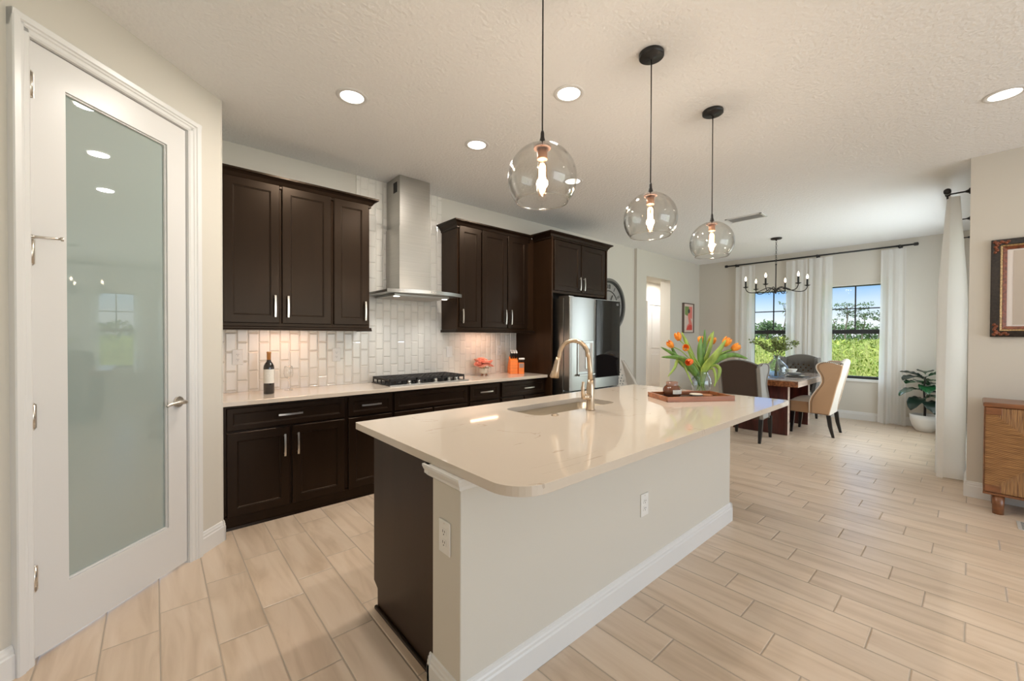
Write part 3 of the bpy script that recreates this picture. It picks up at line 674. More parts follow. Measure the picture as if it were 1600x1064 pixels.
# knee wall with the end post
m = MB(); m.box(IX0, IX1, IY0, IY1, 0, .880)
struct(m.build('wall_island', 'wall_paint', bevel=.004))
m = MB(); baseboard(m, (IX0-.016, IY0), (IX1+.016, IY0), (0, -1)); baseboard(m, (IX0, IY1+.0152), (IX0, IY0-.0152), (-1, 0)); baseboard(m, (IX0-.016, IY1), (IX0+.012, IY1), (0, 1)); baseboard(m, (IX1, IY0-.0152), (IX1, IY1), (1, 0))
struct(m.build('baseboard_island', 'trim_white'))
# moulded cap under the counter at the end post
m = MB(); cp = [(0, .835), (.004, .828), (.012, .835), (.014, .845), (.024, .860), (.030, .872), (.030, .880), (0, .880)]
cp = [(q, z) for q, z in cp]
rs = []
for px, py, nx, ny in ((IX0, IY1+.03, -1, 0), (IX0, IY0, -1, -1), (IX0+.10, IY0, 0, -1)): rs.append([(px+nx*q, py+ny*q, z) for q, z in cp])
m.rings(rs, smooth=False); m.box(IX0-.02, IX0+.05, IY1, IY1+.03, .842, .880); struct(m.build('trim_3', 'trim_white'))
# island cabinet
ic = thing('island_cabinet', 'dark island base cabinet under the white counter, behind the grey knee wall', 'island cabinet', (2.02, 1.7, 0))
m = T(ic)
e = [(IY1+.001, 0), (1.995-.02, 0), (1.995-.02, .10), (2.02, .125), (2.02, .880), (IY1+.001, .880)]
m.prism(e, 'x', .842, .860); m.build('end_panel', 'espresso_side', ic, bevel=.0015)
m = T(ic); m.box(.8605, IX1-.0005, 1.385+.003, 1.385+.02, 0, .880); m.box(.8605, IX1, 1.41, 1.97, 0, .105); m.box(.8605, 1.60, 1.41, 2.0, .105, .880); m.box(2.53, IX1, 1.41, 2.0, .105, .88); m.box(1.60, 2.53, 1.41, 2.0, .105, .62); m.build('carcass', 'espresso', ic)
m = T(ic); m.prism([(IY1+.02, 0), (1.985, 0), (1.985, .012), (1.98, .018), (IY1+.02, .018)], 'x', .829, .842); m.build('shoe_moulding', 'espresso', ic, bevel=.003)
for x0, x1 in ((.87, 1.30), (1.31, 1.74), (1.75, 2.12), (2.13, 2.50), (2.51, 3.225)):
    m = T(ic); rr = [[(a, y, z) for a, z in ((x0+d, .13+d), (x1-d, .13+d), (x1-d, .86-d), (x0+d, .86-d))] for d, y in ((0, 2.0), (0, 2.016), (.004, 2.02), (.06, 2.02), (.067, 2.012))]
    m.rings(rr, smooth=False); o = m.build('door', 'espresso', ic)
    pull(x1-.04-2.02, 2.02-1.7+.058, .70, .165, True, o)
# island countertop with a sink cut-out
def island_top():
    b = bmesh.new(); CX0, CX1, CY0, CY1 = .803, 3.500, .882, 2.178
    out = arc(CX0+.13, CY0+.13, .13, 180, 270, 10)+arc(CX1-.03, CY0+.03, .03, 270, 360, 5)+arc(CX1-.02, CY1-.02, .02, 0, 90, 4)+arc(CX0+.015, CY1-.015, .015, 90, 180, 4)
    hole = rrect(1.665, 2.455, 1.655, 1.975, .07, 6)
    es = []
    for lp in (out, hole):
        vs_ = [b.verts.new((x, y, .914)) for x, y in lp]
        es += [b.edges.new((vs_[i], vs_[(i+1) % len(vs_)])) for i in range(len(vs_))]
    bmesh.ops.triangle_fill(b, edges=es, use_beauty=True)
    fs = list(b.faces); r = bmesh.ops.extrude_face_region(b, geom=fs)
    bmesh.ops.translate(b, vec=(0, 0, -.034), verts=[v for v in r['geom'] if isinstance(v, bmesh.types.BMVert)])
    bmesh.ops.recalc_face_normals(b, faces=b.faces)
    m_ = MB(); m_.b.free(); m_.b = b
    return m_.build('island_countertop', 'white_quartz', bevel=.003)
tag(island_top(), 'large white quartz island countertop with rounded corner and undermount sink', 'countertop')
for mx, lb in ((Matrix.Translation((2.029, IY0-.0002, .450)), 'white outlet low on the long face of the island'), (Matrix(((0, 1, 0, IX0-.0002), (-1, 0, 0, 1.292), (0, 0, 1, .628), (0, 0, 0, 1))), 'white outlet on the narrow end post of the island')):
    outlet('wall_outlet', lb, 'outlet', mx)
# sink
sk = thing('kitchen_sink', 'stainless steel undermount sink set in the island countertop', 'sink', (2.06, 1.84, .68))
m = T(sk); zt = .8795
loops = []
for ex, z, r_ in ((.015, zt, .075), (-.006, zt, .07), (-.010, zt-.16, .06), (-.03, zt-.185, .05), (-.34, zt-.195, .01)):
    x0, x1, y0, y1 = 1.665-ex, 2.455+ex, 1.655-ex, 1.975+ex
    if ex == -.34: x0, x1, y0, y1 = 2.02, 2.10, 1.80, 1.88; r_ = .038
    loops.append([(x, y, z) for x, y in rrect(x0, x1, y0, y1, r_, 6)])
m.rings(loops, cap0=False, cap1=False); m.build('basin', 'steel_sink', sk, solid=.0015)
m = T(sk); m.cyl((2.06, 1.84, zt-.200), (2.06, 1.84, zt-.192), .042, n=24); m.build('drain', 'steel', sk)
# faucet
fa = thing('kitchen_faucet', 'brushed bronze-nickel pull-down gooseneck faucet beside the island sink', 'faucet', (2.062, 1.590, .914))
m = MB(); m.lathe([(.030, .0005), (.030, .006), (.0255, .010), (.0255, .135), (.0225, .16), (.018, .19)], n=24); m.build('base', 'brushed_nickel', fa)
m = MB(); pts = [(0, 0, .17), (-.004, 0, .25), (-.010, .006, .335)]
AR = .098; cy_ = .104
for k in range(0, 13):
    a = R(180-k*15); pts.append((-.016-.05*(1-cos(pi*k/12))/2, cy_+AR*cos(a), .338+AR*sin(a)))
pts.append((-.069, cy_+AR+.006, .312)); m.tube(pts, [.0165, .0150]+[.0140]*15, n=16); m.build('spout', 'brushed_nickel', fa)
m = MB(); hx, hy = -.069, cy_+AR+.006
m.tube([(hx, hy, .325), (hx-.002, hy+.006, .30), (hx-.006, hy+.018, .24), (hx-.010, hy+.028, .195), (hx-.0102, hy+.0285, .190)], [.0165, .0185, .024, .031, .027], n=20); m.build('spray_head', 'brushed_nickel', fa)
m = MB(); m.cyl((-.02, -.004, .085), (-.075, -.014, .092), .0205, .018, n=18); m.ball((-.078, -.0145, .092), .020, n=14)
m.tube(spline([(-.080, -.014, .090), (-.094, -.016, .115), (-.098, -.018, .15), (-.092, -.018, .185)], 4), [.013]*5+[.011]*4+[.0085]*4, n=12); m.build('lever', 'brushed_nickel', fa)
m = MB(); m.lathe([(.022, 0), (.022, .004), (.016, .007), (.009, .007), (.008, .0085)], (1.758, 1.612, .9142), n=24); tag(m.build('disposal_button', 'brushed_nickel'), 'small round metal button on the counter at the sink corner', 'button')
# ------------------------------------------------------------------ wine bottle and glass
wb = thing('wine_bottle', 'dark red wine bottle with cream label standing on the back counter', 'bottle', (.683, 3.690, .9142))
m = MB(); m.lathe([(.030, .004), (.036, 0), (.038, .006), (.0382, .205), (.036, .222), (.027, .242), (.0165, .256), (.0145, .27), (.0138, .325), (.0138, .327)], n=32); m.build('glass_body', 'bottle_glass', wb)
m = MB(); m.lathe([(.0148, .258), (.0150, .318), (.0160, .320), (.0160, .331), (.0145, .333)], n=24); m.build('foil_capsule', 'bottle_foil', wb)
m = MB(); a0, a1 = R(160), R(330); n = 20
for i in range(n):
    t0, t1 = a0+(a1-a0)*i/n, a0+(a1-a0)*(i+1)/n; r_ = .0386
    m.quad((r_*cos(t0), r_*sin(t0), .085), (r_*cos(t1), r_*sin(t1), .085), (r_*cos(t1), r_*sin(t1), .195), (r_*cos(t0), r_*sin(t0), .195))
lbm = m.build('label', 'paper', wb)
m = MB()
for z, hw, h in ((.180, 24, .004), (.171, 20, .003), (.118, 26, .003), (.108, 22, .0025), (.098, 16, .0025)):
    for s_ in range(-hw, hw, 5):
        if (s_*7+int(z*1000)) % 3 == 0: continue
        t0, t1 = R(247+s_), R(247+s_+3.6); r_ = .0388
        m.quad((r_*cos(t0), r_*sin(t0), z), (r_*cos(t1), r_*sin(t1), z), (r_*cos(t1), r_*sin(t1), z+h), (r_*cos(t0), r_*sin(t0), z+h))
for k in range(14):
    t = R(247)+.014*16*cos(2*pi*k/14)*1.6; z = .146+.013*sin(2*pi*k/14); t1 = t+.05
    m.quad((.0388*cos(t), .0388*sin(t), z-.002), (.0388*cos(t1), .0388*sin(t1), z-.002), (.0388*cos(t1), .0388*sin(t1), z+.002), (.0388*cos(t), .0388*sin(t), z+.002))
m.build('label_print', 'vent_grey', lbm)
m = MB(); m.lathe([(.034, .001), (.033, .003), (.006, .007), (.0035, .02), (.0035, .085), (.008, .094), (.030, .115), (.037, .140), (.035, .175), (.029, .205), (.0285, .205), (.0345, .175), (.0362, .140), (.029, .117), (.006, .098)], n=32, cap1=False)
tag(m.build('wine_glass', 'clear_glass', loc=(.850, 3.815, .9143)), 'clear stemmed wine glass right of the wine bottle', 'wine glass')
# ------------------------------------------------------------------ coral roses in a footed pot
VX, VY = 2.905, 3.800
fp = thing('flower_pot', 'small pale footed pot of coral roses beside the knife block', 'pot', (VX, VY, .9142))
m = MB(); m.lathe([(.025, .022), (.048, .026), (.056, .045), (.058, .085), (.055, .092), (.050, .086), (.045, .06)], n=28, cap1=True); m.build('bowl', 'pot_beige', fp)
for k in range(3):
    a = R(-90+40+120*k); m = MB(); m.cyl((.032*cos(a), .032*sin(a), 0), (.034*cos(a), .034*sin(a), .030), .009, .008, n=10); m.build('foot', 'copper_socket', fp)
def rose(c, r_, tilt, label, mats):
    t = thing('rose', label, 'flower', c, group='coral roses in the small footed pot'); t.rotation_euler = tilt
    for ring, (n_, rr, h, op) in enumerate(((4, .30, .62, .10), (5, .58, .60, .26), (6, .88, .50, .55), (7, 1.08, .36, .9))):
        m_ = MB()
        for k in range(n_):
            a0 = 2*pi*k/n_+ring*.5
            def fn(u, v):
                a = a0+(u-.5)*(2*pi/n_)*1.35; z = v; cur = rr*(.35+.65*(z**.7))+op*.35*z*z; edge = 1-.25*(2*u-1)**2
                return (r_*cur*cos(a), r_*cur*sin(a), r_*(-.35+ (h*1.25)*z*edge))
            m_.grid(fn, 5, 4)
        m_.build('petal_ring', mats[ring % 2], t, solid=.0012)
    m_ = MB(); m_.tube([(0, 0, -.35*r_), (c[0]*0, 0, -1.2*r_)], .003, n=6); m_.build('stem', 'tulip_stem', t)
    return t
for i, (dx, dy, dz, r_, lb) in enumerate(((0, -.035, .150, .040, 'coral rose at the front centre of the small bouquet'), (-.055, -.01, .135, .036, 'coral rose on the left side of the small bouquet'), (.055, -.005, .138, .036, 'coral rose on the right side of the small bouquet'), (.012, .035, .160, .038, 'coral rose at the back top of the small bouquet'), (-.03, .045, .148, .034, 'coral rose at the back left of the small bouquet'), (-.035, -.045, .112, .030, 'low coral rose spilling over the pot rim at front left'), (.04, -.05, .118, .030, 'low coral rose spilling over the pot rim at front right'))):
    rose((VX+dx*1.15, VY+dy*1.1, .914+dz*1.05), r_*1.4, (-dy*7-.25, dx*8, i), lb, ('rose_coral', 'rose_pale'))
# ------------------------------------------------------------------ knife block
kb = thing('knife_block', 'orange wooden knife block holding black-handled knives on the back counter', 'knife block', (3.40, 3.79, .9142), R(-28))
m = MB(); m.prism([(-.085, 0), (.075, 0), (.075, .07), (-.01, .215), (-.085, .165)][::-1], 'x', -.085, .012); m.build('block', 'knife_block', kb, bevel=.004)
m = MB(); m.prism([(-.11, 0), (-.055, 0), (-.045, .03), (-.075, .145), (-.11, .135)][::-1], 'x', .016, .085); m.build('steak_knife_block', 'knife_block', kb, bevel=.003)
m = MB(); m.box(.022, .079, -.1125, -.1095, .075, .130); m.build('blade_window', 'knife_side', kb)
kx = [(-.066, -.045, .193), (-.037, -.045, .193), (-.008, -.045, .193), (-.066, -.015, .212), (-.037, -.015, .212), (-.008, -.015, .212), (.026, -.088, .142), (.043, -.088, .142), (.060, -.088, .142), (.076, -.088, .142)]
nm_ = ['back row', 'front row']
Mk = Matrix.Translation(kb.location) @ Matrix.Rotation(R(-28), 4, 'Z')
for i, (x, y, z) in enumerate(kx):
    p = Mk @ Vector((x, y, z)); k = thing('kitchen_knife', ('large knife in the orange block, slot %s' % ('one two three four five six'.split()[i] + ' from the left rear corner')) if i < 6 else 'small steak knife in the low front of the orange block', 'knife', p, R(-28), 'knives in the orange block')
    if i >= 6: k['label'] = 'steak knife with black handle in the low block front, %s from the left' % ('first second third fourth'.split()[i-6])
    L = .085 if i < 6 else .055; d = Vector((0, -.50, .86))
    m = MB(); m.tube([d*-.01, d*.01, d*(L*.5), d*L], [.010, .0115, .0105, .0125], n=10); m.build('handle', 'black_metal', k)
    m = MB(); m.tube([d*(L-.012), d*(L+.001), d*(L+.004)], [.0130, .0132, .009], n=10); m.build('end_cap', 'white_plastic', k)
# ------------------------------------------------------------------ tray, candle, coasters, vase of tulips
TC = Vector((3.015, 1.399)); TA = R(-32.7)
ty = thing('serving_tray', 'rectangular reddish wooden tray on the far end of the island', 'tray', (TC.x, TC.y, .9142), TA)
tl, tw = .262, .145
m = MB(); m.box(-tl, tl, -tw, tw, 0, .012); m.build('tray_base', 'tray_dark', ty)
m = MB(); m.box(-tl, tl, -tw-.001, -tw+.014, 0, .036); m.box(-tl, tl, tw-.014, tw+.001, 0, .036); m.box(-tl-.001, -tl+.014, -tw+.014, tw-.014, 0, .036); m.box(tl-.014, tl+.001, -tw+.014, tw-.014, 0, .036); m.build('tray_rim', 'walnut_tray', ty, bevel=.002)
cj = thing('candle_jar', 'round amber glass candle jar with cream label on the tray', 'candle', (2.945, 1.503, .9265))
m = MB(); m.lathe([(.050, 0), (.060, .006), (.066, .03), (.066, .055), (.058, .072), (.044, .084), (.042, .086)], n=36); m.build('jar', 'amber_jar', cj)
m = MB(); m.lathe([(.0435, .083), (.0435, .108), (.0405, .110), (.0385, .108), (.0385, .083)], n=32, cap0=False, cap1=False); m.build('neck', 'amber_neck', cj)
m = MB(); a0, a1 = R(212), R(292); n = 16
for i in range(n):
    t0, t1 = a0+(a1-a0)*i/n, a0+(a1-a0)*(i+1)/n; r_ = .0668
    m.quad((r_*cos(t0), r_*sin(t0), .024), (r_*cos(t1), r_*sin(t1), .024), (r_*cos(t1), r_*sin(t1), .054), (r_*cos(t0), r_*sin(t0), .054))
lb_ = m.build('label', 'paper', cj)
m = MB()
for z, b in ((.043, .9), (.037, 1), (.031, .8)):
    for k in range(-6, 6):
        if k % 4 == 3: continue
        t0 = R(252)+R(5.2)*k*b; t1 = t0+R(3.4); r_ = .0670
        m.quad((r_*cos(t0), r_*sin(t0), z), (r_*cos(t1), r_*sin(t1), z), (r_*cos(t1), r_*sin(t1), z+.0022), (r_*cos(t0), r_*sin(t0), z+.0022))
m.build('label_print', 'vent_grey', lb_)
for x, y, mt, lb, z in ((3.105, 1.392, 'plate_dark', 'dark round coaster lowest in the small stack on the tray', 0), (3.107, 1.394, 'coaster_white', 'pale round coaster on top of the stack on the tray', .0085), (3.185, 1.352, 'coaster_brown', 'reddish brown round coaster at the tray end', 0)):
    m = MB(); m.lathe([(.043, 0), (.046, .002), (.046, .006), (.043, .008)], (0, 0, 0), n=28); tag(m.build('coaster', mt, loc=(x, y, .9264+z)), lb, 'coaster', 'coasters on the tray')
VP = Vector((3.385, 1.478, .9142))
vz = thing('glass_vase', 'clear glass vase of orange tulips on the island, behind the tray', 'vase', VP)
vp = [(.048, 0), (.060, .012), (.075, .05), (.080, .085), (.073, .125), (.056, .155), (.050, .168), (.056, .180)]
m = MB(); m.lathe(vp+[(r_-.003, z) for r_, z in vp[::-1][:-1]]+[(.045, .010)], n=40, cap1=True); m.build('vase_body', 'vase_glass', vz)
RV = Vector((R1.x, R1.y, 0)).normalized(); FV = Vector((F.x, F.y, 0)).normalized()
ZUP = Vector((0, 0, 1))
def vpnt(du, z, dd): return VP + RV*du + FV*dd + Vector((0, 0, z-.9142))
def blade(m_, pts, wmax, up=None, fold=.25):
    """leaf blade along a spline with pointed tip and a shallow fold"""
    P = spline(pts, 6); n = len(P); rows = []
    for i, p in enumerate(P):
        t = i/(n-1); wd = wmax*(max(.0, sin(pi*min(1, t*.93+.07)))**.75)*(.45+.55*min(1, t*3))
        d = (P[min(n-1, i+1)]-P[max(0, i-1)]).normalized()
        s_ = d.cross(up or Vector((FV.x, FV.y, .35))).normalized(); nn = s_.cross(d).normalized()
        rows.append([p-s_*wd+nn*wd*fold, p-s_*wd*.5+nn*wd*fold*.3, p, p+s_*wd*.5+nn*wd*fold*.3, p+s_*wd+nn*wd*fold])
    V = [[m_.v(q) for q in r] for r in rows]
    for i in range(n-1):
        for j in range(4):
            f = m_.b.faces.new((V[i][j], V[i+1][j], V[i+1][j+1], V[i][j+1])); f.smooth = True
K = .00524*1.012   # metres per pixel at the vase
def ipx(px, py, dd=0): return vpnt((px-1095.6)*K*(1+dd/3.3), 1.376-(py-527.5)*K*(1+dd/3.3), dd)
tul = [  # blossom pixel, depth, base offset, leaf paths, label, red?
 ((1062, 528), .03, 'orange tulip highest on the left of the bouquet', (-.35, -.1, 1), [((1093, 585), (1078, 545), (1066, 519), .02, .022)], 0, .95),
 ((1048, 540), .0, 'orange tulip furthest left in the bouquet', (-.75, -.2, .75), [((1090, 586), (1065, 566), (1046, 531), .03, .020), ((1088, 588), (1060, 560), (1032, 543), .0, .022)], 0, .9),
 ((1064, 545), -.08, 'orange tulip with red heart facing the room on the left', (-.35, -1.0, .45), [((1086, 585), (1062, 562), (1027, 559), -.06, .026)], 0, .9),
 ((1069, 566), -.10, 'red-orange tulip drooping lowest on the left of the bouquet', (-.8, -.5, -.25), [((1060, 562), (1049, 576), (1038, 590), -.06, .015)], 1, .92),
 ((1103, 533), .10, 'half hidden orange tulip among the upright middle leaves', (.05, .2, 1), [((1096, 580), (1092, 548), (1094, 527), -.02, .028), ((1098, 575), (1104, 540), (1104, 515), .04, .020)], 0, .85),
 ((1120, 534), .08, 'orange tulip right of the tall middle leaves', (.25, .1, 1), [((1100, 575), (1112, 545), (1117, 517), .03, .022), ((1104, 560), (1116, 530), (1123, 519), .10, .013)], 0, .85),
 ((1132, 536), -.02, 'large orange tulip right of centre in the bouquet', (.45, -.3, .9), [((1098, 578), (1112, 556), (1127, 531), -.08, .036)], 0, 1.12),
 ((1146, 544), -.02, 'orange tulip furthest right in the bouquet', (.9, -.2, .55), [((1104, 575), (1135, 556), (1164, 561), -.05, .026), ((1106, 570), (1138, 551), (1161, 545), .05, .016)], 0, 1.0),
]
for i, (px, dd, lb, dr, lv, red, sc_) in enumerate(tul):
    tip = ipx(px[0], px[1], dd); t = thing('tulip', lb, 'flower', (VP.x, VP.y, .925), group='orange tulips in the glass vase'); o0 = Vector(t.location)
    ang = 2*pi*i/8; foot = VP+Vector((.035*cos(ang), .035*sin(ang), .02)); neck = VP+Vector((-.026*cos(ang)*.6, -.026*sin(ang)*.6, .168)) + RV*((px[0]-1095)/70*.022)
    dirw = (RV*dr[0]+FV*-dr[1]*-1+ZUP*dr[2]).normalized()
    mid = neck.lerp(tip, .55)+ZUP*.035
    base = tip-dirw*.022*sc_
    m = MB(); m.x = Matrix.Translation(-o0); m.tube(spline([foot, neck, mid, base], 6), .0042, n=8); m.build('stem', 'tulip_stem', t)
    m = MB(); q = dirw.to_track_quat('Z', 'Y').to_matrix().to_4x4(); m.x = Matrix.Translation(tip-o0) @ q
    rr_ = .030*sc_; hh = .070*sc_
    for k in range(6):
        a0 = 2*pi*k/6; inn = .94 if k % 2 else 1.0
        def pf(u, v):
            a = a0+(u-.5)*1.45*(1-.55*max(0, v-.55)/.45*1.2 if v > .55 else 1); prof = (sin(pi*(.12+.62*v)))**.8*inn
            return (rr_*prof*cos(a), rr_*prof*sin(a), hh*(v-.42))
        m.grid(pf, 5, 6)
    m.build('blossom', 'tulip_red' if red else 'tulip_orange', t, solid=.001)
    for a, b, c, d_, wd in lv:
        m = MB(); m.x = Matrix.Translation(-o0)
        blade(m, [ipx(1095+(a[0]-1095)*.4, 604, dd*.3), ipx(a[0], a[1], d_*.5), ipx(b[0], b[1], d_), ipx(c[0], c[1], d_)], wd*.95)
        m.build('leaf', 'tulip_leaf' if (i+len(lv)) % 3 else 'tulip_leaf_dark', t, solid=.001)
m = MB(); m.x = Matrix.Identity(4)
t = bpy.data.objects['tulip.007']; m.x = Matrix.Translation(-Vector(t.location))
blade(m, [ipx(1103, 580), ipx(1113, 572, -.03), ipx(1121, 578, -.04), ipx(1118, 592, -.04), ipx(1112, 604, -.03)], .016); m.build('leaf', 'tulip_leaf', t, solid=.001)
m = MB(); m.x = Matrix.Translation(-Vector(t.location)); blade(m, [ipx(1100, 582), ipx(1109, 577, -.05), ipx(1113, 590, -.06), ipx(1112, 606, -.05)], .011); m.build('leaf', 'tulip_leaf', t, solid=.001)
# ------------------------------------------------------------------ pendant lamps
def pendant(label, x, y, zc, r_):
    p = thing('pendant_lamp', label, 'pendant light', (x, y, H), group='clear glass globe pendants over the island')
    z = zc-H
    m_ = MB(); m_.lathe([(.064, 0), (.066, -.004), (.066, -.022), (.060, -.026), (.012, -.027), (.010, -.034), (.004, -.036)], n=36); m_.build('canopy', 'black_metal', p)
    top = z+r_*.985
    m_ = MB(); m_.cyl((0, 0, -.03), (0, 0, top+.03), .0032, n=10); m_.build('cord', 'black_metal', p)
    m_ = MB(); m_.lathe([(.005, top+.058), (.0075, top+.050), (.0085, top+.030), (.012, top+.018), (.0155, top+.004), (.0155, top-.002)][::-1], n=24); m_.build('socket_cap', 'black_metal', p)
    m_ = MB(); m_.lathe([(.034, top-.016), (.036, top-.010), (.030, top-.001), (.014, top+.002)], n=28); m_.build('washer', 'amber_neck', p)
    m_ = MB(); m_.lathe([(.020, top-.060), (.021, top-.056), (.021, top-.016)], n=24); m_.build('socket', 'copper_socket', p)
    # globe: closed at the neck, open at the bottom with a rolled lip
    prof = []
    for k in range(0, 25):
        a = R(9+k*(132-9)/24); prof.append((r_*sin(a), z+r_*cos(a)))
    e_r, e_z = prof[-1]
    m_ = MB(); m_.lathe(prof, n=56, cap0=False, cap1=False); g = m_.build('globe', 'globe_glass', p, solid=.0028)
    m_ = MB(); m_.rings([[((e_r+.003*cos(q))*cos(a), (e_r+.003*cos(q))*sin(a), e_z+.003*sin(q)) for q in [2*pi*i/8 for i in range(8)]] for a in [2*pi*j/56 for j in range(56)]], closed=True); m_.build('rim', 'globe_glass', g)
    b = MB(); b.lathe([(.013, top-.058), (.015, top-.070), (.0205, top-.085), (.0215, top-.120), (.0205, top-.190), (.014, top-.206), (.003, top-.211)], n=24); bo = b.build('bulb', 'bulb_glass', p)
    b = MB()
    for k in range(6):
        a = 2*pi*k/6; b.tube([(.006*cos(a), .006*sin(a), top-.076), (.0125*cos(a), .0125*sin(a), top-.090), (.0125*cos(a), .0125*sin(a), top-.135), (.006*cos(a), .006*sin(a), top-.142), (.0115*cos(a), .0115*sin(a), top-.150), (.0115*cos(a), .0115*sin(a), top-.185), (.005*cos(a), .005*sin(a), top-.197)], .0019, n=6)
    b.build('filament', 'filament', bo)
    lamp('pendant_bulb', 'POINT', (x, y, zc+r_*.985-.120), 8.5, (1, .90, .79), shadow_soft_size=.022)
pendant('nearest and largest-looking clear globe pendant over the sink end of the island', 1.203, 1.180, 2.025, .141)
pendant('middle one of the clear globe pendants over the island', 2.055, 1.182, 2.026, .141)
pendant('clear globe pendant over the island end with the tulips', 2.891, 1.198, 2.028, .141)
# ------------------------------------------------------------------ recessed lights
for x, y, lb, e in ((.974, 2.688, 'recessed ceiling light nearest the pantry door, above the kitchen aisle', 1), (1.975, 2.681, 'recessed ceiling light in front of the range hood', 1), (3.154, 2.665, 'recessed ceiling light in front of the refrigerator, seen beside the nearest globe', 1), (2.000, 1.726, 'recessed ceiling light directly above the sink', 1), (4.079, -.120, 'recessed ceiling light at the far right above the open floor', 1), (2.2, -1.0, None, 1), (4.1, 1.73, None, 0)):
    if lb:
        p = thing('recessed_light', lb, 'ceiling light', (x, y, H), group='recessed lights in the ceiling')
        m = MB(); m.lathe([(.070, -.001), (.074, -.006), (.096, -.004), (.099, -.0005)], n=40, cap0=False, cap1=False); m.build('trim_ring', 'trim_white', p)
        m = MB(); m.lathe([(.001, -.0035), (.072, -.0035)], n=40, cap0=False, cap1=False); m.build('lens', 'can_lens', p)
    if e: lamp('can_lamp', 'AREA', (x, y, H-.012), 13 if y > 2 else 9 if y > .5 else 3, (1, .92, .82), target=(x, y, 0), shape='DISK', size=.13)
# ------------------------------------------------------------------ ceiling vent and floor vent
vt = thing('ceiling_vent', 'white slatted air vent in the ceiling before the dining area', 'vent', (5.80, 1.975, H))
m = MB(); a, b, t = .115, .215, .022
for q in ((-a, a, -b, -b+t), (-a, a, b-t, b), (-a, -a+t, -b, b), (a-t, a, -b, b)): m.box(*q, -.008, -.0005)
m.build('vent_frame', 'trim_white', vt)
for k in range(7):
    x = -.08+.0265*k; m = MB(); m.quadbox([(x-.004, -b+t, -.009), (x+.010, -b+t, -.002), (x+.010, b-t, -.002), (x-.004, b-t, -.009), (x-.004, -b+t, -.0075), (x+.010, -b+t, -.0005), (x+.010, b-t, -.0005), (x-.004, b-t, -.0075)]); m.build('slat', 'trim_white', vt)
m = MB(); m.box(-a+t, a-t, -b+t, b-t, -.0004, -.0001); m.build('vent_backing', 'trim_white', vt)
fv = thing('floor_vent', 'small tan register set in the floor beside the woven cabinet', 'vent', (4.76, -.33, 0))
m = MB(); m.box(-.10, .10, -.09, .10, .0005, .004); m.build('vent_frame', 'vent_grey', fv, bevel=.0015)
for k in range(6):
    x = -.075+.03*k; m = MB(); m.box(x-.006, x+.006, -.07, .08, .004, .0046); m.build('slot', 'dark_slot', fv)
# ------------------------------------------------------------------ chandelier
CX, CY = 7.335, 2.055
ch = thing('chandelier', 'black iron chandelier with six candle bulbs above the dining table', 'chandelier', (CX, CY, H))
m = MB(); m.lathe([(.075, -.0005), (.078, -.008), (.070, -.020), (.015, -.028), (.01, -.04)], n=32); m.build('canopy', 'black_iron', ch)
m = MB(); zc = -.04
for k in range(11):
    pts = []
    for j in range(13):
        a = 2*pi*j/12; u_, v_ = .009*cos(a), .020*sin(a)
        pts.append((u_, 0, zc-.018+v_) if k % 2 else (0, u_, zc-.018+v_))
    m.tube(pts, .0028, n=6, cap=False); zc -= .0325
m.build('chain', 'black_iron', ch)
m = MB(); m.cyl((0, 0, zc-.0), (0, 0, -.835), .0075, n=12); m.lathe([(.004, -.40), (.012, -.405), (.012, -.42), (.0075, -.43)], n=14); m.lathe([(.0075, -.80), (.018, -.815), (.022, -.835), (.016, -.855), (.006, -.872), (.002, -.880)], n=18); m.build('stem', 'black_iron', ch)
vd = R(48.6-33); rt = Vector((sin(vd), -cos(vd), 0)); fw = Vector((cos(vd), sin(vd), 0))
for th in (-78, -18, 42, 102, 162, 222):
    d = (rt*sin(R(th)) - fw*cos(R(th)))
    if True:
        arm = MB(); pr = [(.012, -.835), (.05, -.79), (.10, -.775), (.16, -.795), (.24, -.835), (.33, -.848), (.385, -.83), (.412, -.79), (.415, -.765)]
        arm.tube(spline([(d.x*q, d.y*q, z) for q, z in pr], 5), .0065, n=8)
        sc = [(.06, -.80), (.09, -.835), (.125, -.868), (.15, -.862), (.148, -.84)]
        arm.tube(spline([(d.x*q, d.y*q, z) for q, z in sc], 4), .003, n=6)
        ao = arm.build('arm', 'black_iron', ch)
        c = (d.x*.415, d.y*.415, 0)
        k = MB(); k.lathe([(.004, -.776), (.012, -.770), (.034, -.760), (.040, -.752), (.030, -.756), (.012, -.762)], c, n=20); k.build('drip_cup', 'black_iron', ao)
        k = MB(); k.lathe([(.0125, -.762), (.0125, -.662), (.009, -.658)], c, n=16); k.build('candle_sleeve', 'black_metal', ao)
        k = MB(); k.lathe([(.006, -.660), (.012, -.645), (.0145, -.628), (.010, -.604), (.003, -.588), (.001, -.584)], c, n=14); k.build('bulb', 'candle_flame', ao)
        lamp('candle_lamp', 'POINT', (CX+c[0], CY+c[1], H-.622), 3.0, (1, .90, .78), shadow_soft_size=.014)

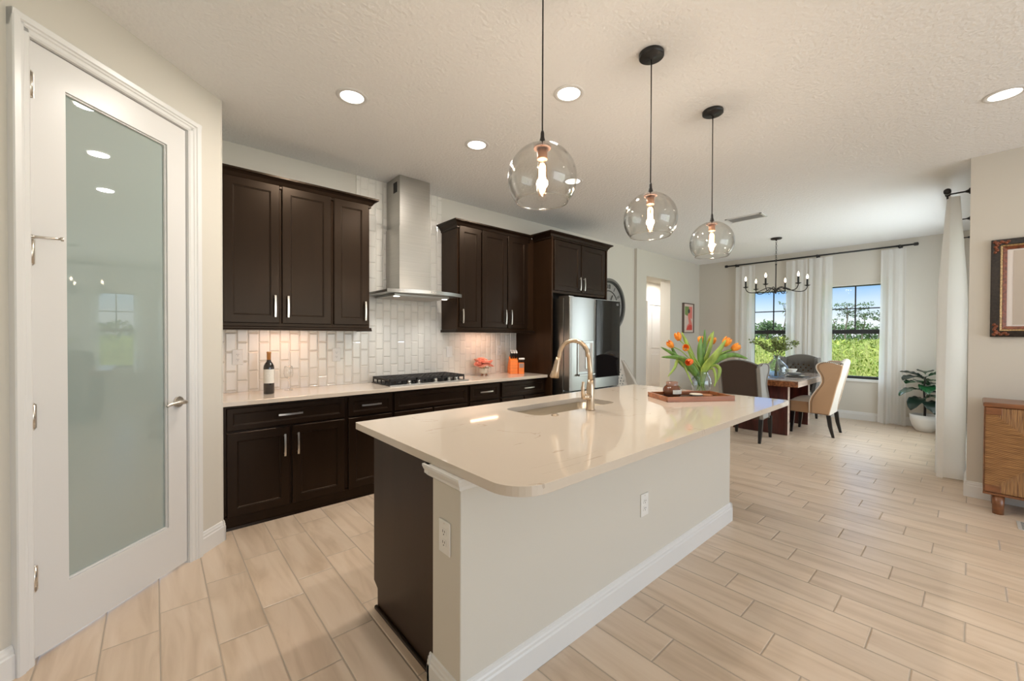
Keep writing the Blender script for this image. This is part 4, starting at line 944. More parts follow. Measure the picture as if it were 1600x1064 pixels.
# ------------------------------------------------------------------ windows
def window(name, y0, y1, glassless=False):
    z0, z1 = WZ; x = XE+.06; s = MB(); t = .034
    s.box(x, x+.07, y0, y0+t, z0+.02, z1); s.box(x, x+.07, y1-t, y1, z0+.02, z1); s.box(x, x+.07, y0, y1, z1-.02, z1); s.box(x, x+.07, y0, y1, z0+.02, z0+.065)
    w_ = struct(s.build(name, 'window_frame', bevel=.002))
    q = MB(); zr = 1.474; q.box(x-.012, x+.06, y0+t, y1-t, zr-.036, zr+.036); q.build('meeting_rail', 'window_frame', w_, bevel=.003)
    yc, zc_ = (y0+y1)/2, (zr+z1)/2
    q = MB(); q.box(x+.02, x+.04, yc-.009, yc+.009, zr+.03, z1-.02); q.box(x+.02, x+.04, y0+t, y1-t, zc_-.009, zc_+.009); q.build('muntin', 'window_frame', w_)
    for a, b in ((zr+.036, z1-.02), (z0+.065, zr-.036)):
        q = MB(); q.box(x+.028, x+.032, y0+t, y1-t, a, b); q.build('pane', 'window_glass', w_)
    q = MB(); q.box(XE-.022, XE+.06, y0-.03, y1+.03, z0-.022, z0+.02); q.build('sill', 'sill_white', w_, bevel=.004)
    q = MB(); q.box(XE+.001, XE+.06, y0, y0+.006, z0+.02, z1); q.box(XE+.001, XE+.06, y1-.006, y1, z0+.02, z1); q.box(XE+.001, XE+.06, y0, y1, z1-.006, z1); q.build('reveal', 'sill_white', w_)
window('window_1', *W1); window('window_2', *W2)
s = MB(); t = .04; y_ = -.10
s.box(SX0, SX0+t, y_-.07, y_, SZ0, SZ1); s.box(SX1-t, SX1, y_-.07, y_, SZ0, SZ1); s.box(SX0, SX1, y_-.07, y_, SZ1-t, SZ1); s.box(SX0, SX1, y_-.07, y_, SZ0, SZ0+t)
w3 = struct(s.build('window_3', 'window_frame', bevel=.002))
q = MB(); q.box(SX0+t, SX1-t, y_-.06, y_+.01, 1.44, 1.51); q.box((SX0+SX1)/2-.035, (SX0+SX1)/2+.035, y_-.06, y_+.01, SZ0+t, SZ1-t); q.build('meeting_rail', 'window_frame', w3)
q = MB(); q.box(SX0, SX1, -.10, .045, SZ0-.03, SZ0); q.build('sill', 'sill_white', w3, bevel=.003)
q = MB(); q.box(SX0+t, SX1-t, y_-.04, y_-.036, SZ0+t, SZ1-t); q.build('pane', 'window_glass', w3)
# ------------------------------------------------------------------ curtains
def curtain(label, p0, p1, depth, z0, z1, folds, mat, nrm, group, flare=1.0, seed=1, spread=0):
    """hanging panel from p0 to p1 (2D), nrm = 2D direction into the room"""
    rnd = random.Random(seed); ph = rnd.random()*6; ph2 = rnd.random()*6
    a = Vector(p0); b = Vector(p1); n = Vector(nrm); c = (a+b)/2
    m_ = MB()
    def fn(u, v):
        z = z0+(z1-z0)*v; low = 1-v; k = depth*(.45+.55*min(1, low*3))
        uu = u+.012*sin(3*u*pi+low*2.1+ph)
        wv = sin(2*pi*folds*uu+ph+.5*sin(low*2.4+ph2))*.5+.22*sin(2*pi*folds*1.73*uu+ph2+low)
        f_ = 1+(flare-1)*low*low
        p = c+(a+(b-a)*uu-c)*f_ + n*(wv*k)
        hm = .010*sin(9*u+ph) if v < .001 else 0
        return (p.x-c.x, p.y-c.y, z+hm)
    m_.grid(fn, int(folds*14), 22)
    o = m_.build('curtain', mat); o.location = (c.x, c.y, 0)
    return tag(o, label, 'curtain', group)
XR = XE-.095
GC = 'white curtains on the long black rod'
curtain('white sheer curtain at the far left of the dining windows, beside the corner', (XR, 3.155), (XR, 2.80), .040, .008, 2.775, 3.0, 'sheer_curtain', (-1, 0), GC, 1.04, 3)
curtain('white sheer curtain hanging at the right edge of the left dining window', (XR, 2.285), (XR, 1.965), .042, .008, 2.775, 2.8, 'sheer_curtain', (-1, 0), GC, 1.06, 5)
curtain('white sheer curtain hanging at the left edge of the right dining window', (XR, 1.945), (XR, 1.600), .042, .008, 2.775, 2.8, 'sheer_curtain', (-1, 0), GC, 1.04, 8)
curtain('white sheer curtain at the right of the right dining window, near the potted plant', (XR, .985), (XR, .690), .042, .008, 2.775, 2.8, 'sheer_curtain', (-1, 0), GC, 1.10, 11)
def crod(name, label, a, b, wall_dir, brackets, off):
    a, b = Vector(a), Vector(b); d = (b-a).normalized(); rd_ = thing(name, label, 'curtain rod', (a+b)/2); o = (a+b)/2
    m_ = MB(); m_.cyl(a-o, b-o, .014, n=14); m_.build('pole', 'black_metal', rd_)
    for e, s_ in ((a, -1), (b, 1)):
        m_ = MB(); m_.cyl(e-o, e-o+d*s_*.012, .014, .020, n=18); m_.cyl(e-o+d*s_*.012, e-o+d*s_*.055, .026, .026, n=18); m_.cyl(e-o+d*s_*.055, e-o+d*s_*.062, .024, .012, n=18); m_.build('finial', 'black_metal', rd_)
    wd_ = Vector(wall_dir)
    for t_ in brackets:
        p = a+(b-a)*t_-o; m_ = MB(); m_.cyl(p+wd_*off, p+wd_*(off-.012), .030, .026, n=18); m_.cyl(p+wd_*(off-.012), p+wd_*(off-.035), .018, .008, n=14); m_.cyl(p+wd_*(off-.03), p, .007, n=10); m_.cyl(p-d*.012, p+d*.012, .020, n=16); m_.cyl(p, p+Vector((0, 0, -.042)), .006, .009, n=8); m_.build('bracket', 'black_metal', rd_)
    return rd_
crod('curtain_rod', 'long black curtain rod above the two dining windows', (XR, 3.30, 2.812), (XR, .62, 2.812), (1, 0, 0), (.055, .55, .945), .0945)
crod('curtain_rod', 'black curtain rod on the side wall, seen nearly end-on beside the stub wall', (5.66, .172, 2.755), (8.45, .172, 2.755), (0, -1, 0), (.03, .5, .97), .1465)
curtain('white curtain hanging beside the stub wall in front of the side wall', (5.72, .140), (6.22, .140), .155, .010, 2.735, 4.2, 'dense_curtain', (0, 1), 'white curtains on the side wall rod', 1.0, 21)
curtain('white curtain at the far end of the side wall rod, behind the potted plant', (8.00, .105), (8.40, .105), .045, .010, 2.735, 4, 'dense_curtain', (0, 1), 'white curtains on the side wall rod', 1.0, 23)
# ------------------------------------------------------------------ dining table
tb = thing('dining_table', 'heavy wooden dining table with slab legs under the chandelier', 'dining table', (7.335, 2.055, 0))
m = MB(); m.box(-.835, .835, -.51, .51, .772, .786); m.build('table_top', 'table_top', tb, bevel=.003)
m = MB(); m.box(-.830, .830, -.505, .505, .695, .7715); m.build('apron_edge', 'table_wood', tb, bevel=.003)
m = MB()
m.box(-.832, .832, -.509, -.5055, .697, .770); m.build('lit_edge_strip', 'table_edge_lit', tb)  # pale strip paints window light on the table's side edge
for x in (-.70, .36):
    m = MB(); m.box(x, x+.085, -.355, .355, .0, .694); lg_ = m.build('leg', 'table_red', tb, bevel=.003); m = MB(); m.box(x+.002, x+.083, -.358, -.3545, .002, .692); m.build('lit_edge_strip', 'table_edge_lit', lg_)  # legs carry a painted pale edge where the window lights them
# ------------------------------------------------------------------ wingback dining chairs
def wing_outline():
    p = [(-.20, .30), (.017, .308), (.018, .47), (-.005, .545), (-.055, .635), (-.105, .720), (-.120, .78), (-.105, .86), (-.068, .93), (-.064, .985), (-.095, 1.022), (-.15, 1.036), (-.25, 1.030), (-.335, .995)]
    front = spline([(a, b, 0) for a, b in p[2:]], 4)
    return [p[0], p[1]]+[(v.x, v.y) for v in front]+[(-.348, .985), (-.325, .86), (-.285, .70), (-.245, .50)]
def make_chair(label, cat, loc, rz, mats, group, slope=False):
    seat_m, out_m, back_m, in_m = mats
    c = thing('dining_chair', label, cat, loc, rz, group); hw = .265
    # seat with crowned cushion and upholstered skirt
    m_ = MB(); m_.box(-hw+.05, hw-.05, -.19, .262, .300, .46); m_.build('skirt', out_m, c, bevel=.012, seg=3)
    m_ = MB()
    def sf(u, v):
        x = (u*2-1); y = v*2-1; return ((hw-.048)*x, .04+.225*y, .462+.055*(1-abs(x)**4)*(1-abs(y)**4))
    m_.grid(sf, 14, 14); m_.box(-hw+.05, hw-.05, -.184, .264, .455, .463); m_.build('seat_cushion', seat_m, c, shade=True)
    # backrest: raked, arched top, tufted inside
    def back(u, v, inner):
        x = (u*2-1)*(hw-.045+.01*v); topz = 1.015+.055*(1-(u*2-1)**2); z = .30+(topz-.30)*v
        rake = -.20-.15*(max(0, z-.30)/.72)**1.3
        y = rake-.006 if not inner else rake+.085*(1-.45*v*v)
        return (x, y, z)
    TU = [(-.66+.33*i, .18+.2*j) for j in range(3) for i in range(5)]+[(-.495+.33*i, .08+.2*j) for j in range(4) for i in range(4)]
    def tuf(u, v):
        if not 0.35 < v < 1.0: return 0
        s_ = 0
        for tx, tz in TU:
            d = ((u*2-1-tx)/.13)**2+(((v-.38)/.6-tz)/.085)**2
            s_ += math.exp(-d)
        return -.034*min(1, s_)
    m_ = MB()
    m_.grid(lambda u, v: back(u, v, False), 12, 14)
    m_.build('back_panel', back_m, c, shade=True)
    m_ = MB()
    def inn(u, v):
        p = back(u, v, True); e = min(1, min(u, 1-u)*12, (1-v)*14)
        return (p[0], p[1]+tuf(u, v)+.02*e*(1-.3*v), p[2])
    m_.grid(inn, 44, 44)
    # top and sides closing the cushion
    n_ = 24
    m_.grid(lambda u, v: tuple(Vector(back(u, 1, False)).lerp(Vector(inn(u, 1)), v)+Vector((0, 0, .012*sin(pi*v)))), n_, 4)
    for uu in (0, 1): m_.grid(lambda u, v: tuple(Vector(back(uu, u, False)).lerp(Vector(inn(uu, u)), v)), n_, 3)
    br = m_.build('backrest', in_m, c, shade=True)
    m_ = MB()
    for tx, tz in TU:
        v = .38+.6*tz
        if .40 < v < .97 and abs(tx) < .8:
            u = (tx+1)/2; p = inn(u, v); m_.ball((p[0], p[1]+.004, p[2]), .014, .007, .014, 8, 6)
    m_.build('tufting_buttons', 'nailhead' if in_m != 'cream_fabric' else 'taupe_light', br)
    ol = wing_outline()
    if slope: ol = [(-.20, .30), (.017, .308), (.018, .47), (.005, .56), (-.02, .62), (-.07, .70), (-.13, .79), (-.19, .88), (-.245, .96), (-.27, .99), (-.30, 1.01), (-.335, .995), (-.348, .985), (-.325, .86), (-.285, .70), (-.245, .50)]
    for s_ in (-1, 1):
        m_ = MB(); fl = lambda y, z: .028*max(0, (y+.20)/.2)*max(0, min(1, (z-.5)/.4))
        a = [(s_*(hw-.046+fl(y, z)), y, z) for y, z in ol]; b = [(s_*(hw+fl(y, z)), y, z) for y, z in ol]
        m_.rings([a, b], smooth=False); wg = m_.build('wing', out_m, c, bevel=.008, seg=2)
        # inner lining
        m_ = MB(); a = [(s_*(hw-.054+fl(y, z)), y*.985-.003, .30+(z-.30)*.985) for y, z in ol]; b = [(s_*(hw-.0462+fl(y, z)), y*.985-.003, .30+(z-.30)*.985) for y, z in ol]; m_.rings([a, b], smooth=False); m_.build('wing_lining', in_m, wg)
        # piping and nail heads along the front edge
        fr_ = ol[1:-6]; pts = [(s_*(hw+.001+fl(y, z)), y-.010, z-.003) for y, z in fr_]
        m_ = MB(); m_.tube([(p[0], p[1]+.012, p[2]) for p in pts], .006, n=6); m_.build('piping', seat_m if out_m != 'tan_fabric' else 'cream_fabric', wg)
        m_ = MB(); L_ = 0; last = Vector(pts[0]); acc = 0
        path = [Vector(p) for p in pts]
        for i in range(1, len(path)):
            seg_ = path[i]-path[i-1]; ln = seg_.length; t_ = 0
            while acc+(ln-t_) >= .020:
                t_ += .020-acc; acc = 0; q = path[i-1]+seg_*(t_/ln); m_.ball((q.x+s_*.001, q.y-.016, q.z), .003, .0065, .0065, 6, 5)
            acc += ln-t_
        for k in range(13): m_.ball((s_*(hw+.001), -.19+.016*k, .312), .003, .0062, .0062, 6, 5)
        stuff(m_.build('nailhead_trim', 'nailhead', wg))
    for x, y, tx, ty in ((-.215, .225, 0, .02), (.215, .225, 0, .02), (-.235, -.195, 0, -.055), (.235, -.195, 0, -.055)):
        m_ = MB(); t0, t1 = .024, .015
        m_.rings([[(x-t0, y-t0, .302), (x+t0, y-t0, .302), (x+t0, y+t0, .302), (x-t0, y+t0, .302)], [(x-t0*.9, y-t0*.9+ty*.35, .15), (x+t0*.9, y-t0*.9+ty*.35, .15), (x+t0*.9, y+t0*.9+ty*.35, .15), (x-t0*.9, y+t0*.9+ty*.35, .15)], [(x-t1, y-t1+ty, 0), (x+t1, y-t1+ty, 0), (x+t1, y+t1+ty, 0), (x-t1, y+t1+ty, 0)]], smooth=False)
        m_.build('leg', 'ebony_leg', c, bevel=.003)
    return c
GCH = 'wingback chairs in the dining area'
make_chair('brown wingback chair with its back to the island, at the near table end', 'dining chair', (6.115, 2.045, 0), R(-90), ('taupe_light', 'taupe_light', 'taupe_fabric', 'grey_fabric'), GCH)
make_chair('tan and cream wingback chair at the table, nailheads along its curved wing', 'dining chair', (7.21, 1.50, 0), 0, ('cream_fabric', 'tan_fabric', 'cream_fabric', 'cream_fabric'), GCH)
make_chair('grey tufted wingback chair at the far table end, facing the kitchen', 'dining chair', (8.16, 1.97, 0), R(90), ('taupe_light', 'grey_fabric', 'taupe_fabric', 'grey_fabric'), GCH)
make_chair('cream tufted wingback chair against the wall, half hidden behind the refrigerator', 'dining chair', (5.50, 3.50, 0), R(180), ('cream_fabric', 'cream_fabric', 'cream_fabric', 'cream_fabric'), GCH, True)
# ------------------------------------------------------------------ table setting
TZ = .7862
ve = thing('glass_vase', 'round clear glass vase with green branches on the dining table', 'vase', (6.86, 1.90, TZ))
m = MB(); pr = [(.07, 0), (.115, .018), (.146, .07), (.150, .115), (.132, .175), (.086, .225), (.045, .265), (.040, .305), (.050, .322)]
m.lathe(pr+[(r_-.004, z) for r_, z in pr[::-1][:-1]]+[(.065, .012)], n=36, cap1=True); m.build('vase_body', 'blue_glass', ve)
rb = random.Random(5)
for i, (du, z, dd) in enumerate(((-.40, 1.315, .0), (-.24, 1.30, .08), (-.06, 1.345, -.05), (.02, 1.33, .1), (.12, 1.335, .0), (.27, 1.30, -.05), (.17, 1.25, .1))):
    lb = ['leafy branch reaching furthest left from the table vase', 'leafy branch second from the left in the table vase', 'tall leafy branch left of centre in the table vase', 'leafy branch at the centre back of the table vase', 'tall leafy branch right of centre in the table vase', 'leafy branch reaching furthest right from the table vase', 'low leafy branch on the right of the table vase'][i]
    b0 = Vector((6.86, 1.90, TZ)); t = thing('leafy_branch', lb, 'branch', b0, group='green branches in the table vase')
    tip = RV*du + FV*dd + ZUP*(z-TZ); neck = RV*(.02*du/.4)+ZUP*.30
    path = spline([-RV*du*.12+ZUP*.02, neck, neck.lerp(tip, .5)+ZUP*.03, tip], 7)
    m = MB(); m.tube(path, [.0045*(1-.6*k/len(path)) for k in range(len(path))], n=6); m.build('stem', 'branch_stem', t)
    m = MB(); nl = len(path)
    for k in range(80):
        f_ = .52+.48*rb.random(); p = path[min(nl-1, int(f_*(nl-1)))]+Vector((rb.uniform(-.03, .03), rb.uniform(-.035, .035), rb.uniform(-.02, .035)))
        d = Vector((rb.uniform(-1, 1), rb.uniform(-1, 1), rb.uniform(-.3, .8))).normalized(); s_ = d.orthogonal().normalized(); l_ = rb.uniform(.030, .052)
        s_ = (Matrix.Rotation(rb.random()*6.28, 3, d) @ s_)
        m.quad(p, p+d*l_*.5+s_*l_*.28, p+d*l_, p+d*l_*.5-s_*l_*.28)
    stuff(m.build('leaves', 'branch_leaf', t))
def plate(name, label, cat, x, y, z, prof, mat, n=36):
    m_ = MB(); m_.lathe(prof, n=n, cap1=True); return tag(m_.build(name, mat, loc=(x, y, z)), label, cat)
m = MB(); m.box(-.17, .17, -.14, .14, 0, .006); tag(m.build('placemat', 'plate_dark', loc=(7.21, 1.76, TZ), bevel=.002), 'dark rectangular placemat before the tan and cream chair', 'placemat')
plate('dinner_plate', 'pale dinner plate lying on the dark placemat at the tan and cream chair', 'plate', 7.21, 1.76, TZ+.0062, [(.07, 0), (.125, .010), (.125, .014), (.075, .006)], 'napkin')
plate('side_plate', 'dark brown small plate stacked on the pale dinner plate', 'plate', 7.21, 1.76, TZ+.0205, [(.05, 0), (.095, .012), (.095, .015), (.05, .005)], 'plate_dark')
m = MB(); m.box(-.17, .17, -.14, .14, 0, .006); tag(m.build('placemat', 'plate_dark', loc=(7.80, 1.95, TZ), bevel=.002), 'dark placemat before the grey tufted chair at the far table end', 'placemat')
plate('dinner_plate', 'white dinner plate at the far table end before the grey tufted chair', 'plate', 7.80, 1.95, TZ+.0062, [(.07, 0), (.125, .010), (.125, .014), (.075, .006)], 'ceramic_white')
plate('soup_bowl', 'white bowl on the white plate at the far table end', 'bowl', 7.80, 1.95, TZ+.0205, [(.035, 0), (.06, .01), (.078, .045), (.08, .055), (.075, .052), (.055, .015)], 'ceramic_white')
m = MB(); m.rings([[(a*.11*f, b*.035*f, z) for a, b in ((-1, -1), (1, -1), (1, 1), (-1, 1))] for f, z in ((1, 0), (1.02, .012), (.96, .024), (.6, .032))]); tag(m.build('folded_napkin', 'napkin', loc=(6.74, 2.05, TZ), bevel=.004), 'pale folded napkin at the near table end before the brown chair', 'napkin')
# ------------------------------------------------------------------ potted fiddle-leaf plant
pp = thing('potted_plant', 'dark green broad-leaved plant in a white pot in the dining corner', 'potted plant', (8.50, .455, 0))
m = MB(); m.lathe([(.085, 0), (.098, .008), (.135, .08), (.158, .17), (.165, .245), (.157, .245), (.150, .19)], n=40, cap1=False); m.build('pot', 'pot_white', pp)
m = MB(); m.lathe([(.002, .205), (.150, .200)], n=30, cap0=False, cap1=False); m.build('soil', 'soil', pp)
m = MB(); m.tube(spline([(0, 0, .19), (.006, .0, .40), (-.004, .01, .60), (.004, 0, .80)], 5), [.014]*6+[.011]*10, n=8); m.build('trunk', 'bark_dark', pp)
rl = random.Random(9)
lv = [(-.9, 0, .78, .28, -.1), (-.5, -.6, .66, .28, -.25), (-.85, .2, .60, .27, -.3), (-.8, -.3, .48, .30, -.45), (.7, -.3, .82, .25, .15), (.8, .1, .68, .26, -.1), (.6, -.6, .57, .27, -.3), (-.2, -.9, .74, .25, .05), (.1, -.9, .52, .28, -.5), (-.3, .7, .80, .24, .2), (.4, .6, .70, .25, .0), (.9, .0, .50, .27, -.4), (-.4, -.8, .44, .26, -.5), (.5, .5, .86, .24, -.1), (-.95, -.1, .70, .27, .02), (.3, -.8, .64, .27, -.2)]
for i, (a, b, z, L, dr) in enumerate(lv):
    L *= 1.1
    d = (RV*a - FV*(-b)).normalized(); m = MB()
    sd = d.cross(ZUP).normalized()
    def lf(u, v):
        t = v; w_ = .108*(sin(pi*min(1, t*.9+.08)))**.6*(.62+.5*t if t < .75 else (.995-.2*(t-.75)))
        c = d*(.045+L*t*.92)+ZUP*(z-.0+dr*L*t*t+.10*L*sin(pi*t)); x = u*2-1
        return tuple(c+sd*(w_*x)+ZUP*(.020*x*x+.007*sin(7*t*pi+i)*abs(x)))
    m.grid(lf, 8, 12); m.tube([(0, 0, z-.02), tuple(d*.03+ZUP*(z-.005)), tuple(d*.05+ZUP*z)], .004, n=6)
    m.build('leaf', 'ficus_leaf' if i % 3 else 'ficus_leaf_dark', pp, solid=.002)
# ------------------------------------------------------------------ wall clock
ck2 = thing('wall_clock', 'large round wall clock with dark rim half hidden behind the refrigerator cabinet', 'clock', (5.60, YK-.001, 1.885))
def disc(r0, r1, y0, y1, n=64):
    m_ = MB(); m_.rings([[(q*cos(a), y, q*sin(a)) for q, y in ((r0, y0), (r1, y0), (r1, y1), (r0, y1))] for a in [2*pi*i/n for i in range(n)]], closed=True, smooth=False); return m_
disc(.405, .445, -.040, 0).build('rim', 'clock_rim', ck2, bevel=.004); disc(.375, .404, -.028, 0).build('inner_rim', 'clock_dark', ck2)
m = MB(); m.rings([[(.38*cos(2*pi*i/48), y, .38*sin(2*pi*i/48)) for i in range(48)] for y in (-.010, -.0005)], smooth=False); m.build('face', 'clock_face', ck2)
disc(.235, .250, -.016, -.0102).build('inner_ring', 'clock_dark', ck2)
ROM = ['XII', 'I', 'II', 'III', 'IIII', 'V', 'VI', 'VII', 'VIII', 'IX', 'X', 'XI']
for k, s_ in enumerate(ROM):
    a = pi/2-2*pi*k/12
    o = text('numeral', s_, .10, 'clock_dark', ck2, (0, 0, 0), (0, 0, 0), .002)
    for v in o.data.vertices: v.co = Vector((v.co.x*.85, v.co.y*1.05-.035, v.co.z))
    Mr = Matrix.Rotation(a-pi/2, 4, 'Z'); Mt = Matrix.Translation((.312*cos(a), .312*sin(a), 0))
    o.matrix_local = Matrix.Translation((0, -.013, 0)) @ Matrix.Rotation(R(90), 4, 'X') @ Mt @ Mr
for L, a, w_ in ((.20, R(60), .010), (.29, R(160), .007)):
    m = MB(); m.x = Matrix.Rotation(-a, 4, 'Y'); m.box(-.03, L, -.020, -.017, -w_, w_); m.build('hand', 'clock_dark', ck2)
m = MB(); m.cyl((0, -.024, 0), (0, -.010, 0), .022, n=20); m.build('hub', 'clock_dark', ck2)
# ------------------------------------------------------------------ small framed picture on the dining wall
pf = thing('framed_picture', 'small upright framed print in red, pink and green on the dining wall', 'picture', (8.29, YD-.001, 1.765))
m = MB(); aw, ah = .225, .305
for q in ((-aw, aw, ah-.014, ah), (-aw, aw, -ah, -ah+.014), (-aw, -aw+.014, -ah, ah), (aw-.014, aw, -ah, ah)): m.box(q[0], q[1], -.048, 0, q[2], q[3])
m.build('frame', 'art_frame', pf, bevel=.003)
m = MB(); m.box(-aw+.0145, aw-.0145, -.030, -.002, -ah+.0145, ah-.0145); m.build('print', 'art_pale', pf)
def patch(pts, mat, y=-.0312):
    pts = [(p[0]*.84, p[1]*.88) for p in pts]
    m_ = MB(); m_.prism(pts, 'y', y, y+.001); return m_.build('print_shape', mat, pf)
patch([(-.19, .27), (.02, .27), (.04, .12), (-.06, .05), (-.19, .08)], 'art_green'); patch([(.02, .27), (.19, .27), (.19, -.02), (.08, .02), (.03, .14)], 'art_pink')
patch(arc(.02, .165, .052, 0, 360, 16)[:-1], 'ink', -.0325); patch([(-.04, .10), (.06, .12), (.13, -.05), (.19, -.14), (.19, -.28), (-.12, -.28), (-.08, -.18), (.02, -.12), (-.02, 0)], 'art_pink', -.0325)
patch([(-.12, -.28), (.19, -.28), (.19, -.17), (.06, -.15), (-.05, -.2)], 'art_red', -.0335)
# ------------------------------------------------------------------ ornate frame on the stub wall
of = thing('ornate_picture_frame', 'large ornate dark frame with red-gold inner edge and pale mount on the right wall', 'picture', (XS-.001, -.62, 1.79))
oy, oz = .525, .405
def ring(name, d0, d1, x0, x1, mat, bev=.004):
    m_ = MB()
    m_.rings([[(x, s_*(oy-d), t_*(oz-d)) for d, x in ((d0, 0), (d0, x0), (d1, x1), (d1, 0))] for s_, t_ in ((-1, -1), (1, -1), (1, 1), (-1, 1))], closed=True, smooth=False)
    return m_.build(name, mat, of, bevel=bev)
ring('outer_moulding', 0, .050, -.030, -.045, 'frame_black'); ring('carved_band', .050, .064, -.040, -.034, 'frame_gold', .003); ring('inner_moulding', .064, .088, -.034, -.024, 'frame_red', .003)
for s_, t_ in ((1, 1), (1, -1), (-1, 1), (-1, -1)):
    m = MB()
    for k in range(7): m.ball((-.040-.004*(k % 2), s_*(oy-.02-.012*k), t_*(oz-.022-.006*(k % 3))), .010, .013, .011, 10, 7); m.ball((-.040-.004*(k % 2), s_*(oy-.022-.006*(k % 3)), t_*(oz-.02-.014*k)), .010, .011, .013, 10, 7)
    m.build('carved_corner', 'frame_red', of)
m = MB(); m.box(-.016, -.002, -oy+.086, oy-.086, -oz+.086, oz-.086); m.build('mount', 'mat_white', of)
m = MB(); m.box(-.0175, -.0162, -oy+.12, oy-.12, -oz+.10, oz-.10); m.build('picture', 'art_grey', of)
# ------------------------------------------------------------------ woven cabinet
rc = thing('woven_cabinet', 'wooden sideboard with woven chevron doors and round legs against the right wall', 'sideboard', (5.10, -.85, 0))
bx0, bx1, by0, by1 = -.185, .188, -.80, .790
m = MB(); m.box(bx0+.02, bx1, by0+.006, by1-.006, .15, .835); m.build('carcass', 'walnut', rc, bevel=.004)
m = MB(); m.box(bx0-.008, bx1+.0, by0, by1, .835, .872); m.build('top', 'walnut', rc, bevel=.010, seg=3)
m = MB(); m.box(bx0, bx0+.02, by0+.004, by1-.004, .148, .166); m.build('bottom_rail', 'walnut', rc, bevel=.003)
nd = 3; wd_ = (by1-by0-.02)/nd
for k in range(nd):
    y0, y1 = by0+.01+k*wd_+.003, by0+.01+(k+1)*wd_-.003
    m = MB(); z0, z1 = .170, .832
    m.box(bx0-.002, bx0+.019, y0, y1, z0, z1); d_ = m.build('door', 'rattan', rc, bevel=.006)
    for ya, yb_ in ((y0, y0+.085), (y1-.085, y1)):
        for za, zb in ((z0, z0+.055), (z1-.055, z1)):
            m = MB(); m.box(bx0-.006, bx0+.018, ya, yb_, za, zb); m.build('corner_block', 'walnut', d_, bevel=.004)
for x in (bx0+.04, bx1-.05):
    for y in (by0+.07, by1-.085):
        m = MB(); m.cyl((x, y, 0), (x, y, .15), .030, .034, n=20); m.build('leg', 'walnut', rc)
# ------------------------------------------------------------------ outside
m = MB(); m.box(XE+.3, 160, -120, 140, -.55, -.35); g_ = struct(m.build('ground', 'grass'))
struct(MB().box(5.6, XE+.3, -30, -.4, -.55, -.35).build('ground_side', 'grass'))
rs_ = random.Random(31)
def scatter(m_, n, fn, size):
    for _ in range(n):
        p = fn(); d = Vector((rs_.uniform(-1, 1), rs_.uniform(-1, 1), rs_.uniform(-.2, 1.3))).normalized(); s_ = Matrix.Rotation(rs_.random()*6.28, 3, d) @ d.orthogonal().normalized(); L = size*rs_.uniform(.6, 1.4)*(p.length/20)
        m_.quad(p, p+d*L*.5+s_*L*.2, p+d*L, p+d*L*.5-s_*L*.2)
m = MB()
for off in (0, 1):
    for k in range(46):
        dist = 12.5+k*.62; ang = R(-1+26*((k*.618+off*.37) % 1)); x, y = dist*cos(ang), dist*sin(ang); w_ = .9+.035*dist; h = rs_.uniform(1.15, 1.62)
        if x < 13.2 and y > 3.2: continue
        def fn():
            a = rs_.uniform(0, 2*pi); q = rs_.random()**.5; z = rs_.random()**.7; q *= math.sqrt(max(.1, 1-z*z*.85))
            return Vector((x+w_*q*cos(a)*.8, y+w_*q*sin(a), -.36+h*z))
        n0 = len(m.b.faces); scatter(m, 420, fn, .15)
        m.b.faces.ensure_lookup_table()
        for f in m.b.faces[n0:]: f.material_index = off
n0 = len(m.b.faces)
for k in range(3600):
    dist = rs_.uniform(11.8, 40); ang = R(rs_.uniform(-3, 27)); x, y = dist*cos(ang), dist*sin(ang); h = rs_.uniform(.8, 1.62); dx, dy = rs_.uniform(-.3, .3), rs_.uniform(-.3, .3); w_ = .006+.0006*dist
    if x < 11.6: continue
    m.quad((x, y-w_, -.36), (x, y+w_, -.36), (x+dx, y+dy+w_*.3, -.36+h), (x+dx, y+dy-w_*.3, -.36+h))
m.b.faces.ensure_lookup_table()
for f in m.b.faces[n0:]: f.material_index = 2
tag(stuff(m.build('marsh_vegetation', ['shrub_leaf', 'shrub_leaf_b', 'reed'])), 'dense yellow-green shrubs and marsh grass outside the dining windows', 'plants')
m = MB()
for k in range(60):
    ang = R(-3+.58*k); dist = 82+rs_.uniform(-6, 6); x, y = dist*cos(ang), dist*sin(ang); h = rs_.uniform(2.2, 4.0)
    def fn():
        a = rs_.uniform(0, 2*pi); q = rs_.random()**.5; z = rs_.random(); q *= math.sqrt(max(.1, 1-z*z*.8)); return Vector((x+1.4*q*cos(a), y+1.4*q*sin(a), -.36+h*z))
    scatter(m, 150, fn, .14)
tag(stuff(m.build('tree_line', 'tree_leaf')), 'low dark tree line along the horizon outside', 'trees')
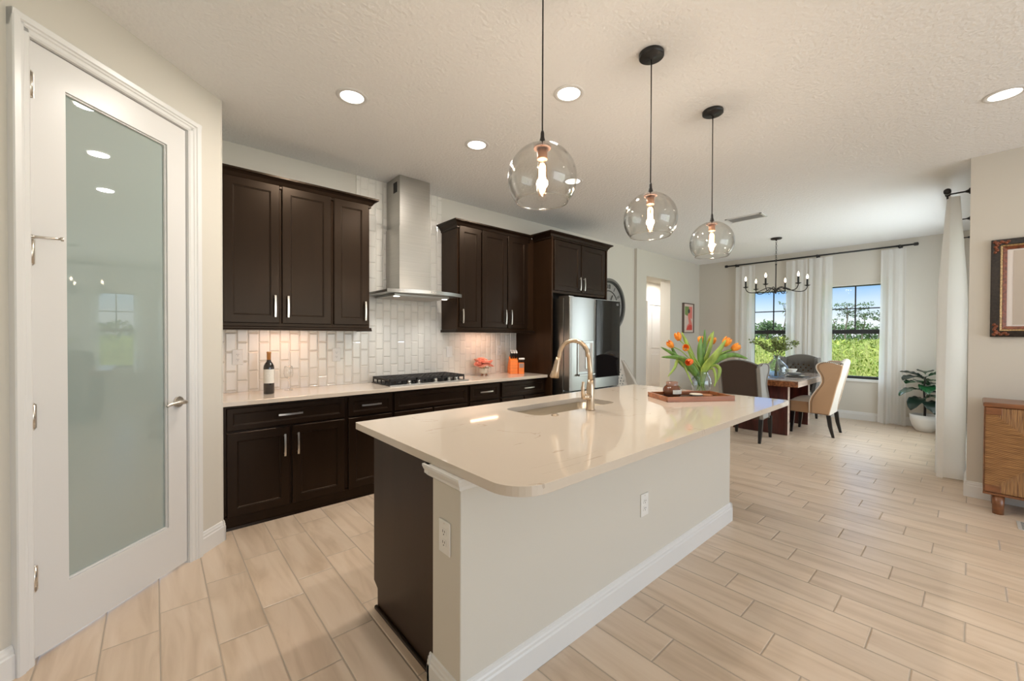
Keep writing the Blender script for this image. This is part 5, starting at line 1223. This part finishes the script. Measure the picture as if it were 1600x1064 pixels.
def tree(label, ang, dist, layers, leaf, n, trunk=.13):
    """layers: (side offset m, height m, half width m, thickness m) foliage pads"""
    x, y = dist*cos(R(ang)), dist*sin(R(ang)); o = thing('tree', label, 'tree', (x, y, -.36), group='single trees beyond the marsh')
    sd = Vector((-sin(R(ang)), cos(R(ang)), 0)); top = max(l[1] for l in layers)
    m_ = MB(); m_.tube(spline([(0, 0, 0), tuple(sd*.12+ZUP*top*.4), tuple(-sd*.10+ZUP*top*.75), tuple(ZUP*top)], 4), [trunk*(1-.06*k) for k in range(13)], n=7)
    for so, hh, hw_, tk in layers: m_.tube([tuple(ZUP*(hh-.5)), tuple(sd*-so*.6+ZUP*(hh-.12)), tuple(sd*-so+ZUP*hh)], [trunk*.4, trunk*.28, trunk*.12], n=5)
    m_.build('trunk', 'tree_bark', o); m_ = MB()
    for so, hh, hw_, tk in layers:
        for _ in range(int(n*hw_)):
            p = sd*(-so+rs_.uniform(-1, 1)*hw_)+Vector((cos(R(ang)), sin(R(ang)), 0))*rs_.uniform(-1, 1)*hw_*.7+ZUP*(hh+rs_.gauss(0, .4)*tk)
            e = Vector((rs_.uniform(-1, 1), rs_.uniform(-1, 1), rs_.uniform(-1, 1))).normalized(); s_ = e.orthogonal().normalized(); L = leaf*rs_.uniform(.6, 1.3)
            m_.quad(p, p+e*L*.5+s_*L*.3, p+e*L, p+e*L*.5-s_*L*.3)
    m_.build('crown', 'tree_leaf', o)
def angle(u): return 48.6-math.degrees(math.atan((u-800)/634.6))
def trpx(label, u0, dist, pads, leaf=.30, n=110, trunk=.12):
    k = dist/634.6*(1/cos(math.atan((u0-800)/634.6)))*.80
    k2 = dist*cos(math.atan((u0-800)/634.6))/634.6
    tree(label, angle(u0), dist, [((u-u0)*k, 1.376+.36+(522.5-v)*k2, w*k, h*k2) for u, v, w, h in pads], leaf, n, trunk)
trpx('tall flat-topped pine standing alone beyond the right dining window', 1322.5, 62, [(1318, 471, 9, 3), (1336, 472, 10, 2.5), (1313, 478, 8, 3), (1327, 482, 8, 3), (1322, 486, 7, 3), (1338, 478, 5, 2)], .24, 80)
trpx('lower pine right of the tall flat-topped pine', 1349, 70, [(1345, 488, 8, 4), (1352, 486, 6, 3), (1342, 499, 7, 4), (1347, 503, 9, 4), (1352, 508, 10, 5), (1335, 502, 4, 3), (1360, 510, 6, 3)], .26, 90)
trpx('thin pine at the right edge of the right dining window', 1376, 66, [(1370, 484, 5, 3), (1374, 493, 6, 3), (1366, 491, 3, 2)], .28, 70)
trpx('thin bare tree at the left edge of the right dining window', 1302, 55, [(1300, 502, 4, 4), (1306, 495, 4, 4), (1297, 508, 5, 4), (1303, 512, 6, 4)], .26, 60)
trpx('round green tree beyond the left dining window', 1199, 46, [(1199, 502, 8, 5), (1192, 508, 7, 5), (1206, 508, 7, 5), (1199, 512, 10, 5), (1187, 514, 6, 4)], .28, 260)
trpx('slim bare tree on the right of the left dining window', 1225, 40, [(1223, 470, 3, 4), (1228, 480, 3, 4), (1225, 512, 8, 5), (1218, 510, 5, 4)], .22, 60, .06)
